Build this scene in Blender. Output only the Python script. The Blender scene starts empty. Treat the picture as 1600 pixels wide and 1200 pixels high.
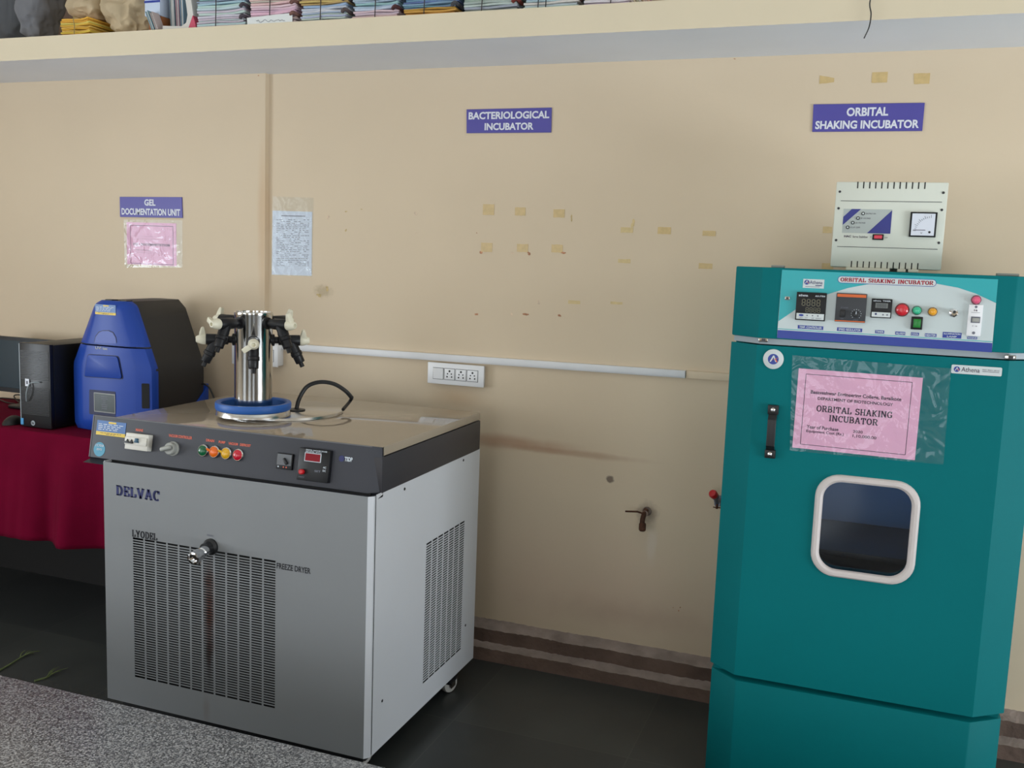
import bpy, bmesh, math, random
from mathutils import Vector, Matrix, noise
V = Vector
rnd = random.Random(7)
S = bpy.context.scene
COL = S.collection
FL = 0.047                      # floor level
# ------------------------------------------------------------------ camera
F_PX, YAW, PITCH, ROLL = 1504.37, math.radians(20.105), math.radians(7.388), math.radians(-2.1075)
CAM = V((0, -3.2, 1.49))
fw = V((-math.sin(YAW)*math.cos(PITCH), math.cos(YAW)*math.cos(PITCH), -math.sin(PITCH)))
ri = V((math.cos(YAW), math.sin(YAW), 0)); dn = fw.cross(ri)
RI = math.cos(ROLL)*ri + math.sin(ROLL)*dn
DN = -math.sin(ROLL)*ri + math.cos(ROLL)*dn
cam_d = bpy.data.cameras.new('camera'); cam = bpy.data.objects.new('camera', cam_d); COL.objects.link(cam)
cam.matrix_world = Matrix(((RI.x, -DN.x, -fw.x, CAM.x), (RI.y, -DN.y, -fw.y, CAM.y), (RI.z, -DN.z, -fw.z, CAM.z), (0, 0, 0, 1)))
cam_d.sensor_fit = 'HORIZONTAL'; cam_d.sensor_width = 36; cam_d.lens = 36*F_PX/1600
cam_d.clip_start = .02; cam_d.clip_end = 100
S.camera = cam
# ------------------------------------------------------------------ light: daylight through the room's windows, plus added up-lamps
S.view_settings.view_transform = 'Standard'; S.view_settings.look = 'None'
S.view_settings.gamma = 1; S.view_settings.use_curve_mapping = False
S.view_settings.exposure = -0.08
wd = bpy.data.worlds.new('world'); S.world = wd; wd.use_nodes = True
wd.node_tree.nodes['Background'].inputs[0].default_value = (.86, .93, 1, 1)
wd.node_tree.nodes['Background'].inputs[1].default_value = 1.8
# window openings: (wall, a0, a1, z0, z1, sky watts, watts of an added up-tilted lamp standing in for ground bounce)
WINDOWS = [('front', -4.6, -2.9, .12, 2.35, 30, 6), ('front', -1.3, .1, .12, 2.35, 15, 4), ('front', 1.4, 2.9, .12, 2.35, 20, 4), ('right', -3.5, -1.1, .12, 2.3, 22, 205), ('left', -4.4, -2.0, .6, 2.35, 40, 92)]
RX0, RX1, RY0, RZ1 = -4.8, 3.6, -6.0, 3.5
def daylight_or_up_fill(loc, d, sx, sy, watt, col):
    ld = bpy.data.lights.new('daylight_or_up_fill', 'AREA'); ld.shape = 'RECTANGLE'; ld.size = sx; ld.size_y = sy; ld.energy = watt; ld.color = col
    lo = bpy.data.objects.new('daylight_or_up_fill', ld); COL.objects.link(lo); lo.location = loc
    lo.rotation_euler = V(d).to_track_quat('-Z', 'Y').to_euler()
for (w, a0, a1, z0, z1, sky, up_fill) in WINDOWS:
    mid = (a0+a1)/2; zc = (z0+z1)/2
    d = V((0, 1, 0)) if w == 'front' else V((-1, 0, 0)) if w == 'right' else V((1, 0, 0))
    o = V((mid, RY0, 0)) if w == 'front' else V((RX1, mid, 0)) if w == 'right' else V((RX0, mid, 0))
    daylight_or_up_fill(o-d*.12+V((0, 0, zc)), d, a1-a0, z1-z0, sky, (.88, .95, 1.0))
    daylight_or_up_fill(o-d*.7+V((0, 0, z0+.15)), d+V((0, 0, .6)), a1-a0, 1.2, up_fill, (.84, .93, 1.0))  # added lamp tilted up to brighten the shelf soffit

# ------------------------------------------------------------------ pixel rays (only to measure positions on real planes)
def ray(u, v): return RI*((u-800)/F_PX) + DN*((v-600)/F_PX) + fw
def onY(u, v, y): d = ray(u, v); return CAM + d*((y-CAM.y)/d.y)
def onX(u, v, x): d = ray(u, v); return CAM + d*((x-CAM.x)/d.x)
def onZ(u, v, z): d = ray(u, v); return CAM + d*((z-CAM.z)/d.z)

class Fr:
    def __init__(s, o, U, W): s.o = V(o); s.U = V(U).normalized(); s.V = V(W).normalized(); s.N = s.U.cross(s.V)
    def p(s, u, v, n=0): return s.o + s.U*u + s.V*v + s.N*n
    def px(s, x, y, n=0):
        d = ray(x, y); o = s.o + s.N*n
        q = CAM + d*((o-CAM).dot(s.N)/d.dot(s.N)) - s.o
        return q.dot(s.U), q.dot(s.V)
    def box(s, x0, y0, x1, y1, n=0):
        a, b = s.px(x0, y0, n), s.px(x1, y1, n)
        return min(a[0], b[0]), max(a[0], b[0]), min(a[1], b[1]), max(a[1], b[1])
def cbox(fr, cx, cy, w, h, n=0):
    u0, u1 = fr.px(cx-w/2, cy, n)[0], fr.px(cx+w/2, cy, n)[0]; v1, v0 = fr.px(cx, cy-h/2, n)[1], fr.px(cx, cy+h/2, n)[1]
    return u0, u1, v0, v1
WORLD = Fr((0, 0, 0), (1, 0, 0), (0, 1, 0))

# ------------------------------------------------------------------ materials
def lin(c): return tuple(((x/255+.055)/1.055)**2.4 if x/255 > .04045 else x/255/12.92 for x in c)
MATS = {}
def mat(name, rgb, rough=.5, metal=0, var=0, vscale=6, bump=0, bscale=60, spec=None, aniso=None, coat=0, alpha=None, emit=None):
    if name in MATS: return MATS[name]
    m = bpy.data.materials.new(name); m.use_nodes = True; nt = m.node_tree; b = nt.nodes['Principled BSDF']
    c = lin(rgb); b.inputs['Base Color'].default_value = (*c, 1); b.inputs['Roughness'].default_value = rough; b.inputs['Metallic'].default_value = metal
    if spec is not None: b.inputs['Specular IOR Level'].default_value = spec
    if coat: b.inputs['Coat Weight'].default_value = coat; b.inputs['Coat Roughness'].default_value = .08
    if alpha is not None: b.inputs['Alpha'].default_value = alpha
    if emit: b.inputs['Emission Color'].default_value = (*lin(emit[0]), 1); b.inputs['Emission Strength'].default_value = emit[1]
    if var or bump:
        g = nt.nodes.new('ShaderNodeNewGeometry')
    if var:
        n = nt.nodes.new('ShaderNodeTexNoise'); n.inputs['Scale'].default_value = vscale; n.inputs['Detail'].default_value = 5
        nt.links.new(g.outputs['Position'], n.inputs['Vector'])
        r = nt.nodes.new('ShaderNodeMapRange'); r.inputs['From Min'].default_value = .3; r.inputs['From Max'].default_value = .7
        r.inputs['To Min'].default_value = 1-var; r.inputs['To Max'].default_value = 1+var
        nt.links.new(n.outputs[0], r.inputs['Value'])
        mx = nt.nodes.new('ShaderNodeMix'); mx.data_type = 'RGBA'; mx.blend_type = 'MULTIPLY'; mx.inputs[0].default_value = 1
        mx.inputs[6].default_value = (*c, 1); nt.links.new(r.outputs[0], mx.inputs[7]); nt.links.new(mx.outputs[2], b.inputs['Base Color'])
    if bump:
        n2 = nt.nodes.new('ShaderNodeTexNoise'); n2.inputs['Scale'].default_value = bscale; n2.inputs['Detail'].default_value = 4
        nt.links.new(g.outputs['Position'], n2.inputs['Vector'])
        bp = nt.nodes.new('ShaderNodeBump'); bp.inputs['Strength'].default_value = bump; bp.inputs['Distance'].default_value = .01
        nt.links.new(n2.outputs[0], bp.inputs['Height']); nt.links.new(bp.outputs[0], b.inputs['Normal'])
    MATS[name] = m; return m

def add_stains_and_shade(m, stains_and_shade):
    """stains with shapes of their own, and shade painted as colour: (centre, (rx,ry,rz), rgb, strength, soft, noise)"""
    nt = m.node_tree; b = nt.nodes['Principled BSDF']; L = nt.links
    src = b.inputs['Base Color'].links[0].from_socket if b.inputs['Base Color'].links else None
    col = tuple(b.inputs['Base Color'].default_value)
    g = nt.nodes.new('ShaderNodeNewGeometry')
    for (c, r, rgb, st, soft, nz) in stains_and_shade:
        mp = nt.nodes.new('ShaderNodeVectorMath'); mp.operation = 'SUBTRACT'; mp.inputs[1].default_value = c; L.new(g.outputs['Position'], mp.inputs[0])
        dv = nt.nodes.new('ShaderNodeVectorMath'); dv.operation = 'DIVIDE'; dv.inputs[1].default_value = r; L.new(mp.outputs[0], dv.inputs[0])
        ln = nt.nodes.new('ShaderNodeVectorMath'); ln.operation = 'LENGTH'; L.new(dv.outputs[0], ln.inputs[0])
        no = nt.nodes.new('ShaderNodeTexNoise'); no.inputs['Scale'].default_value = nz; no.inputs['Detail'].default_value = 4; L.new(g.outputs['Position'], no.inputs['Vector'])
        ad = nt.nodes.new('ShaderNodeMath'); ad.operation = 'MULTIPLY_ADD'; ad.inputs[1].default_value = .9; L.new(no.outputs[0], ad.inputs[0]); L.new(ln.outputs['Value'], ad.inputs[2])
        mr = nt.nodes.new('ShaderNodeMapRange'); mr.interpolation_type = 'SMOOTHSTEP'
        mr.inputs['From Min'].default_value = 1.45; mr.inputs['From Max'].default_value = 1.45-soft; mr.inputs['To Min'].default_value = 0; mr.inputs['To Max'].default_value = st
        L.new(ad.outputs[0], mr.inputs['Value'])
        mx = nt.nodes.new('ShaderNodeMix'); mx.data_type = 'RGBA'; L.new(mr.outputs[0], mx.inputs[0])
        if src: L.new(src, mx.inputs[6])
        else: mx.inputs[6].default_value = col
        mx.inputs[7].default_value = (*lin(rgb), 1); src = mx.outputs[2]
    L.new(src, b.inputs['Base Color'])

# ------------------------------------------------------------------ mesh builder
def rrect(u0, u1, v0, v1, r, n=6):
    r = min(r, (u1-u0)/2-1e-5, (v1-v0)/2-1e-5); pts = []
    for cx, cy, a0 in ((u1-r, v1-r, 0), (u0+r, v1-r, 90), (u0+r, v0+r, 180), (u1-r, v0+r, 270)):
        for k in range(n+1):
            a = math.radians(a0+90*k/n); pts.append((cx+r*math.cos(a), cy+r*math.sin(a)))
    return pts
def circ(cu, cv, r, n=24): return [(cu+r*math.cos(2*math.pi*k/n), cv+r*math.sin(2*math.pi*k/n)) for k in range(n)]

class MB:
    def __init__(s, fr=WORLD): s.v = []; s.f = []; s.mi = []; s.mats = []; s.fr = fr
    def m(s, mt):
        if mt not in s.mats: s.mats.append(mt)
        return s.mats.index(mt)
    def raw(s, vs, fs, mt, bevel=0, seg=2, world=False):
        i = s.m(mt)
        if bevel:
            bm = bmesh.new(); bv = [bm.verts.new(q) for q in vs]
            for f in fs: bm.faces.new([bv[k] for k in f])
            bm.normal_update()
            ed = [e for e in bm.edges if len(e.link_faces) == 2 and e.calc_face_angle(0) > .6]
            bmesh.ops.bevel(bm, geom=ed, offset=bevel, segments=seg, profile=.5, affect='EDGES', clamp_overlap=True)
            bm.verts.index_update(); vs = [q.co.copy() for q in bm.verts]; fs = [[q.index for q in f.verts] for f in bm.faces]; bm.free()
        o = len(s.v)
        s.v += [V(q) if world else s.fr.p(*q) for q in vs]
        s.f += [[k+o for k in f] for f in fs]; s.mi += [i]*len(fs); return s
    def box(s, u0, u1, v0, v1, n0, n1, mt, bevel=0, seg=2):
        vs = [V((u, v, n)) for n in (n0, n1) for v in (v0, v1) for u in (u0, u1)]
        return s.raw(vs, [(0, 2, 3, 1), (4, 5, 7, 6), (0, 1, 5, 4), (2, 6, 7, 3), (0, 4, 6, 2), (1, 3, 7, 5)], mt, bevel, seg)
    def prism(s, poly, n0, n1, mt, bevel=0, seg=2):
        a = sum(poly[i][0]*poly[(i+1) % len(poly)][1]-poly[(i+1) % len(poly)][0]*poly[i][1] for i in range(len(poly)))
        if a < 0: poly = poly[::-1]
        N = len(poly); vs = [V((*q, n0)) for q in poly]+[V((*q, n1)) for q in poly]
        fs = [tuple(range(N-1, -1, -1)), tuple(range(N, 2*N))]+[(i, (i+1) % N, (i+1) % N+N, i+N) for i in range(N)]
        return s.raw(vs, fs, mt, bevel, seg)
    def ring(s, outer, inner, n0, n1, mt):
        N = len(outer); vs = [V((*q, n)) for n in (n0, n1) for L in (outer, inner) for q in L]; fs = []
        for i in range(N):
            j = (i+1) % N
            fs += [(2*N+i, 2*N+j, 3*N+j, 3*N+i), (i, N+i, N+j, j), (i, j, 2*N+j, 2*N+i), (N+i, 3*N+i, 3*N+j, N+j)]
        return s.raw(vs, fs, mt)
    def lathe(s, prof, p0, ax, mt, n=24, capa=True, capb=True):
        ax = V(ax).normalized(); a = ax.orthogonal().normalized(); b = ax.cross(a); p0 = V(p0); vs = []; fs = []
        for r, t in prof:
            for k in range(n):
                an = 2*math.pi*k/n; vs.append(p0+ax*t+(a*math.cos(an)+b*math.sin(an))*r)
        for i in range(len(prof)-1):
            for k in range(n):
                q = (k+1) % n; fs.append((i*n+k, i*n+q, (i+1)*n+q, (i+1)*n+k))
        if capa: fs.append(tuple(range(n-1, -1, -1)))
        if capb: fs.append(tuple((len(prof)-1)*n+k for k in range(n)))
        return s.raw(vs, fs, mt, world=True)
    def tube(s, pts, r, mt, n=8, sub=6):
        P = [V(q) for q in pts]
        if sub > 1 and len(P) > 2:       # Catmull-Rom
            Q = [P[0]*2-P[1]]+P+[P[-1]*2-P[-2]]; out = []
            for i in range(1, len(Q)-2):
                for k in range(sub):
                    t = k/sub; a, b, c, d = Q[i-1:i+3]
                    out.append(.5*((2*b)+(c-a)*t+(2*a-5*b+4*c-d)*t*t+(3*b-a-3*c+d)*t**3))
            P = out+[P[-1]]
        vs = []; fs = []; up = None
        for i, q in enumerate(P):
            t = (P[min(i+1, len(P)-1)]-P[max(i-1, 0)]).normalized()
            if up is None: up = t.orthogonal().normalized()
            up = (up-t*up.dot(t)).normalized(); b = t.cross(up)
            rr = r if not isinstance(r, (list, tuple)) else r[0]+(r[1]-r[0])*i/(len(P)-1)
            for k in range(n):
                a = 2*math.pi*k/n; vs.append(q+(up*math.cos(a)+b*math.sin(a))*rr)
        for i in range(len(P)-1):
            for k in range(n):
                q = (k+1) % n; fs.append((i*n+k, i*n+q, (i+1)*n+q, (i+1)*n+k))
        fs += [tuple(range(n-1, -1, -1)), tuple((len(P)-1)*n+k for k in range(n))]
        return s.raw(vs, fs, mt, world=True)
    def grid(s, rows, mt, close=False):
        h, w = len(rows), len(rows[0]); vs = [q for r in rows for q in r]; fs = []
        for i in range(h-1):
            for j in range(w if close else w-1):
                k = (j+1) % w; fs.append((i*w+j, i*w+k, (i+1)*w+k, (i+1)*w+j))
        return s.raw(vs, fs, mt, world=True)
    def flat(s, poly, n, mt): return s.prism(poly, n-.0004, n, mt)
    # --- lettering, flat and slightly raised
    def text(s, body, box, n, mt, bold=0, align=None, thick=.0004):
        u0, u1, v0, v1 = box
        cu = bpy.data.curves.new('t', 'FONT'); cu.body = body; cu.offset = bold; cu.resolution_u = 3; cu.fill_mode = 'FRONT'
        cu.align_x = align or 'CENTER'; cu.space_line = .95
        o = bpy.data.objects.new('t', cu); COL.objects.link(o)
        dg = bpy.context.evaluated_depsgraph_get(); dg.update()
        me = bpy.data.meshes.new_from_object(o.evaluated_get(dg))
        if len(me.vertices):
            xs = [q.co.x for q in me.vertices]; ys = [q.co.y for q in me.vertices]
            sx = (u1-u0)/(max(xs)-min(xs)); sy = (v1-v0)/(max(ys)-min(ys))
            s.raw([V((u0+(q.co.x-min(xs))*sx, v0+(q.co.y-min(ys))*sy, n+thick)) for q in me.vertices], [tuple(p.vertices) for p in me.polygons], mt)
        bpy.data.objects.remove(o); bpy.data.meshes.remove(me); bpy.data.curves.remove(cu); return s
    def slab(s, body, box, n, mt, tk=.2, th=.09, gap=.16):
        """slab-serif lettering built from strokes"""
        u0, u1, v0, v1 = box; x = 0; quads = []
        for ch in body:
            if ch == ' ': x += .55; continue
            w, st, sf = SLAB[ch]
            for pts in st:
                for (a, b) in zip(pts, pts[1:]):
                    dx, dy = b[0]-a[0], b[1]-a[1]; l = math.hypot(dx, dy); stp = abs(dy)/l
                    hw = (th+(tk-th)*stp)/2; nx, ny = -dy/l*hw, dx/l*hw; ex, ey = dx/l*.02, dy/l*.02
                    quads.append([(x+a[0]+nx-ex, a[1]+ny-ey), (x+a[0]-nx-ex, a[1]-ny-ey), (x+b[0]-nx+ex, b[1]-ny+ey), (x+b[0]+nx+ex, b[1]+ny+ey)])
            for (cx, cy) in sf:
                quads.append([(x+cx-.17, cy-.045), (x+cx+.17, cy-.045), (x+cx+.17, cy+.045), (x+cx-.17, cy+.045)])
            x += w+gap
        W = x-gap
        for q in quads:
            q = [(u0+(a+.1)/(W+.2)*(u1-u0), v0+(b+.05)/1.1*(v1-v0)) for a, b in q]
            s.raw([V((*a, n+.0004)) for a in q], [(0, 1, 2, 3)], mt)
        return s
    def build(s, name, parent=None, **props):
        off = V((0, 0, 0)); p = parent
        while p: off += p.location; p = p.parent
        own = V((0, 0, 0))
        if parent is None and s.v:
            xs, ys, zs = zip(*s.v); own = V(((min(xs)+max(xs))/2, (min(ys)+max(ys))/2, min(zs)))
        me = bpy.data.meshes.new(name); me.from_pydata([q-off-own for q in s.v], [], s.f)
        for mt in s.mats: me.materials.append(mt)
        me.polygons.foreach_set('material_index', s.mi); me.polygons.foreach_set('use_smooth', [True]*len(s.f)); me.update()
        bm = bmesh.new(); bm.from_mesh(me); bmesh.ops.recalc_face_normals(bm, faces=bm.faces) if props.pop('recalc', True) else None
        bm.to_mesh(me); bm.free(); me.set_sharp_from_angle(angle=math.radians(35))
        o = bpy.data.objects.new(name, me); COL.objects.link(o); o.parent = parent; o.location = own
        for k, q in props.items(): o[k] = q
        return o

def arc(cx, cy, rx, ry, a0, a1, n=8): return [(cx+rx*math.cos(math.radians(a0+(a1-a0)*k/n)), cy+ry*math.sin(math.radians(a0+(a1-a0)*k/n))) for k in range(n+1)]
SLAB = {
 'A': (.8, [[(.08, 0), (.38, 1)], [(.42, 1), (.72, 0)], [(.2, .33), (.6, .33)]], [(.08, .04), (.72, .04)]),
 'B': (.7, [[(.12, 0), (.12, 1)], [(.12, .96)]+arc(.36, .74, .22, .22, 90, -90)+[(.12, .52)], [(.12, .5)]+arc(.4, .27, .24, .23, 90, -90)+[(.12, .04)]], [(.12, .04), (.12, .96)]),
 'C': (.7, [arc(.4, .5, .34, .46, 50, 310, 16), [(.64, .7), (.64, .97)]], []),
 'D': (.75, [[(.14, 0), (.14, 1)], [(.1, .96)]+arc(.32, .5, .36, .46, 90, -90, 12)+[(.1, .04)]], [(.14, .04), (.14, .96)]),
 'E': (.65, [[(.14, 0), (.14, 1)], [(.1, .96), (.6, .96), (.6, .72)], [(.1, .5), (.42, .5)], [(.42, .38), (.42, .62)], [(.1, .04), (.62, .04), (.62, .3)]], [(.14, .04), (.14, .96)]),
 'G': (.78, [arc(.4, .5, .34, .46, 50, 330, 16), [(.66, .05), (.66, .42)], [(.64, .7), (.64, .97)]], [(.62, .42)]),
 'H': (.8, [[(.14, 0), (.14, 1)], [(.66, 0), (.66, 1)], [(.14, .5), (.66, .5)]], [(.14, .04), (.14, .96), (.66, .04), (.66, .96)]),
 'I': (.34, [[(.17, 0), (.17, 1)]], [(.17, .04), (.17, .96)]),
 'K': (.78, [[(.14, 0), (.14, 1)], [(.14, .38), (.64, .98)], [(.3, .56), (.66, .02)]], [(.14, .04), (.14, .96), (.64, .96), (.68, .04)]),
 'L': (.62, [[(.14, 0), (.14, 1)], [(.1, .04), (.6, .04), (.6, .34)]], [(.14, .04), (.14, .96)]),
 'M': (.95, [[(.12, 0), (.12, 1)], [(.16, .98), (.47, .12), (.78, .98)], [(.82, 0), (.82, 1)]], [(.12, .04), (.82, .04), (.1, .96), (.84, .96)]),
 'N': (.82, [[(.12, 0), (.12, 1)], [(.14, .98), (.68, .02)], [(.68, 0), (.68, 1)]], [(.12, .04), (.1, .96), (.68, .96)]),
 'O': (.8, [arc(.4, .5, .33, .46, 0, 360, 20)], []),
 'R': (.76, [[(.12, 0), (.12, 1)], [(.12, .96)]+arc(.38, .73, .24, .23, 90, -90)+[(.12, .5)], [(.38, .48), (.66, .02)]], [(.12, .04), (.12, .96), (.68, .04)]),
 'S': (.62, [arc(.31, .73, .25, .23, 40, 270, 10)+arc(.31, .27, .27, .23, 90, -140, 10), [(.54, .78), (.54, .97)], [(.06, .03), (.06, .24)]], []),
 'T': (.74, [[(.37, 0), (.37, 1)], [(.05, .7), (.05, .96), (.69, .96), (.69, .7)]], [(.37, .04)]),
 'U': (.8, [[(.14, 1), (.14, .34)]+arc(.4, .32, .26, .28, 180, 360, 10)+[(.66, 1)]], [(.14, .96), (.66, .96)]),
 'V': (.8, [[(.08, 1), (.4, 0), (.72, 1)]], [(.08, .96), (.72, .96)]),
 'Y': (.78, [[(.08, 1), (.39, .46), (.7, 1)], [(.39, .5), (.39, 0)]], [(.08, .96), (.7, .96), (.39, .04)]),
}

def thing(name, label, cat, loc, group=None):
    o = bpy.data.objects.new(name, None); COL.objects.link(o); o.location = loc; o.empty_display_size = .05
    o['label'] = label; o['category'] = cat
    if group: o['group'] = group
    return o

# ================================================================== the room
M_wall = mat('cream_wall_paint', (216, 197, 170), .62, var=.03, vscale=1.4, bump=.06, bscale=35, spec=.35)
M_soffit = mat('pale_blue_white_paint', (236, 240, 248), .6, var=.03, vscale=2.5, bump=.06, bscale=30)
M_shelfface = mat('cream_shelf_paint', (216, 202, 175), .6, var=.03, vscale=2, bump=.05, bscale=30)
M_ceil = mat('white_ceiling_paint', (225, 225, 220), .8, var=.02)
M_white = mat('white_plastic', (238, 238, 240), .35)
M_black = mat('black_plastic', (22, 22, 24), .4)
M_blackgloss = mat('black_gloss_plastic', (14, 14, 17), .38, spec=.35)
M_steel = mat('stainless_steel', (205, 203, 200), .12, 1)
M_satin = mat('satin_steel', (208, 207, 205), .24, 1)
M_chrome = mat('chrome', (220, 220, 222), .06, 1)
M_dark = mat('dark_interior', (9, 9, 10), .7)
M_screw = mat('dark_screw_steel', (70, 70, 72), .35, .9)

# floor: dark polished stone slabs with fine joints
def floor_material():
    m = bpy.data.materials.new('dark_stone_slabs'); m.use_nodes = True; nt = m.node_tree; b = nt.nodes['Principled BSDF']; L = nt.links
    g = nt.nodes.new('ShaderNodeNewGeometry')
    br = nt.nodes.new('ShaderNodeTexBrick'); br.offset = 0; br.inputs['Scale'].default_value = 1
    br.inputs['Brick Width'].default_value = .56; br.inputs['Row Height'].default_value = .56; br.inputs['Mortar Size'].default_value = .0022
    br.inputs['Color1'].default_value = (*lin((66, 68, 66)), 1); br.inputs['Color2'].default_value = (*lin((56, 58, 58)), 1); br.inputs['Mortar'].default_value = (*lin((72, 73, 70)), 1)
    L.new(g.outputs['Position'], br.inputs['Vector'])
    n = nt.nodes.new('ShaderNodeTexNoise'); n.inputs['Scale'].default_value = 5; n.inputs['Detail'].default_value = 8; L.new(g.outputs['Position'], n.inputs['Vector'])
    r = nt.nodes.new('ShaderNodeMapRange'); r.inputs['To Min'].default_value = .7; r.inputs['To Max'].default_value = 1.3; L.new(n.outputs[0], r.inputs['Value'])
    mx = nt.nodes.new('ShaderNodeMix'); mx.data_type = 'RGBA'; mx.blend_type = 'MULTIPLY'; mx.inputs[0].default_value = 1
    L.new(br.outputs[0], mx.inputs[6]); L.new(r.outputs[0], mx.inputs[7]); L.new(mx.outputs[2], b.inputs['Base Color'])
    b.inputs['Roughness'].default_value = .32; b.inputs['Specular IOR Level'].default_value = .4
    return m
M_floor = floor_material()
MB().box(RX0-.2, RX1+.2, RY0-.2, .2, FL-.1, FL, M_floor).build('floor', kind='structure')
MB().box(RX0-.2, RX1+.2, RY0-.2, .2, RZ1, RZ1+.1, M_ceil).build('ceiling', kind='structure')
XS = onY(414, 300, -.02).x       # vertical step where the left pier stands proud of the wall
FW = Fr((0, 0, 0), (1, 0, 0), (0, 0, 1)); FWL = Fr((0, -.02, 0), (1, 0, 0), (0, 0, 1))
def wp(x, y): q = FW.px(x, y); return (q[0], 0, q[1])
a = wp(745, 690); b_ = wp(1000, 718)
add_stains_and_shade(M_wall, [
    (((a[0]+b_[0])/2-.16, 0, (a[2]+b_[2])/2+.012), (.30, 1, .035), (170, 118, 88), .55, .9, 7),
    (((a[0]+b_[0])/2+.02, 0, (a[2]+b_[2])/2-.004), (.42, 1, .018), (165, 120, 92), .45, .8, 9),
    (wp(715, 622), (.17, 1, .06), (178, 138, 92), .4, 1.2, 9),  # soft shadow under the right switch plate, painted into the wall colour
    (wp(400, 600), (.16, 1, .09), (178, 138, 92), .35, 1.2, 9),  # same painted soft shadow, under the plate behind the cylinder
    (wp(1012, 800), (.05, 1, .045), (132, 112, 100), .55, .7, 40),
    (wp(1018, 850), (.025, 1, .1), (222, 208, 192), .6, .8, 30),
    (wp(953, 749), (.018, 1, .016), (120, 104, 92), .9, .5, 60),
    (wp(415, 330), (.03, 1, .45), (196, 150, 100), .35, .9, 4),  # browner band along the step edge
    (wp(505, 455), (.05, 1, .03), (160, 140, 104), .5, .7, 60),
    (wp(930, 930), (.9, 1, .32), (226, 194, 172), .5, 1.4, 3), (wp(980, 960), (.5, 1, .08), (180, 150, 130), .35, 1.2, 12),  # broad pinkish tint over the lower wall, then a narrow stain above the plinth
])
m = MB(); Z0, Z1 = FL-.05, RZ1+.02
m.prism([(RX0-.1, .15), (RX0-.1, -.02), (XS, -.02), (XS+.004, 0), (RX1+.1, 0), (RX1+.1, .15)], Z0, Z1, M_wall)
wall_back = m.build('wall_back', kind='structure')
# side walls and the wall behind the camera, with window openings
def wall_with_windows(name, axis, pos, a0, a1, wins):
    m = MB()
    def seg(b0, b1, z0, z1):
        if b1-b0 < 1e-4 or z1-z0 < 1e-4: return
        if axis == 'x': m.box(b0, b1, pos-.15, pos, z0, z1, M_wall)
        else: m.box(min(pos, pos+.15*(1 if pos > 0 else -1)), max(pos, pos+.15*(1 if pos > 0 else -1)), b0, b1, z0, z1, M_wall)
    cur = a0
    for (b0, b1, z0, z1) in sorted(wins):
        seg(cur, b0, Z0, Z1); seg(b0, b1, Z0, z0); seg(b0, b1, z1, Z1); cur = b1
    seg(cur, a1, Z0, Z1)
    return m.build(name, kind='structure')
wall_with_windows('wall_front', 'x', RY0, RX0, RX1, [w[1:5] for w in WINDOWS if w[0] == 'front'])
wall_with_windows('wall_right', 'y', RX1, RY0, 0, [w[1:5] for w in WINDOWS if w[0] == 'right'])
wall_with_windows('wall_left', 'y', RX0, RY0, 0, [w[1:5] for w in WINDOWS if w[0] == 'left'])
M_winframe = mat('window_frame_paint', (90, 92, 96), .5)
for k, (w, a0, a1, z0, z1, *_) in enumerate(WINDOWS):
    m = MB(); t = .03
    def bar(b0, b1, c0, c1):
        if w == 'front': m.box(b0, b1, RY0-.06, RY0-.02, c0, c1, M_winframe)
        elif w == 'right': m.box(RX1+.02, RX1+.06, b0, b1, c0, c1, M_winframe)
        else: m.box(RX0-.06, RX0-.02, b0, b1, c0, c1, M_winframe)
    bar(a0, a1, z0, z0+t); bar(a0, a1, z1-t, z1)
    nb = 3 if a1-a0 > 1 else 2 if a1-a0 > .65 else 1
    for q in range(nb+1):
        b = a0+(a1-a0-t)*q/nb; bar(b, b+t, z0+t, z1-t)
    m.build('window_%d' % (k+1), kind='structure')
# high shelf slab (loft) along the wall
YSH = onZ(800, 58, 2.15).y; ZSH0 = 2.15; ZSH1 = 2.231
m = MB()
m.box(RX0, RX1, YSH, -.0, ZSH0, ZSH1, M_shelfface); m.mi[0] = m.m(M_soffit)
m.build('trim_1', kind='structure')
# stepped brick plinth at the foot of the wall
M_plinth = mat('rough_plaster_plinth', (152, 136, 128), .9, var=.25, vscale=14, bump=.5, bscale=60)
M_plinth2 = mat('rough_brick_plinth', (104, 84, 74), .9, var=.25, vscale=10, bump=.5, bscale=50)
def plinth():
    m = MB(); prof = [(0, .166), (-.045, .145), (-.052, .10), (-.09, .088), (-.10, FL)]
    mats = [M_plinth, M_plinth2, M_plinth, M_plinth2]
    n = 700
    for i in range(4):
        rows = []
        for (py, pz) in (prof[i], prof[i+1]):
            r = []
            for k in range(n+1):
                x = XS+(RX1-XS)*k/n
                w = noise.noise(V((x*7, py*30, pz*20)))*.003 + noise.noise(V((x*45, py*60, pz*40)))*.002 + noise.noise(V((x*120, py*90, pz*90)))*.0015
                f = 0 if pz <= FL else 1
                r.append(V((x, py+w*f*(0 if py == 0 else 1), pz+w*f)))
            rows.append(r)
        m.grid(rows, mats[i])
    return m.build('baseboard_back', kind='structure', recalc=False)
plinth()

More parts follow.
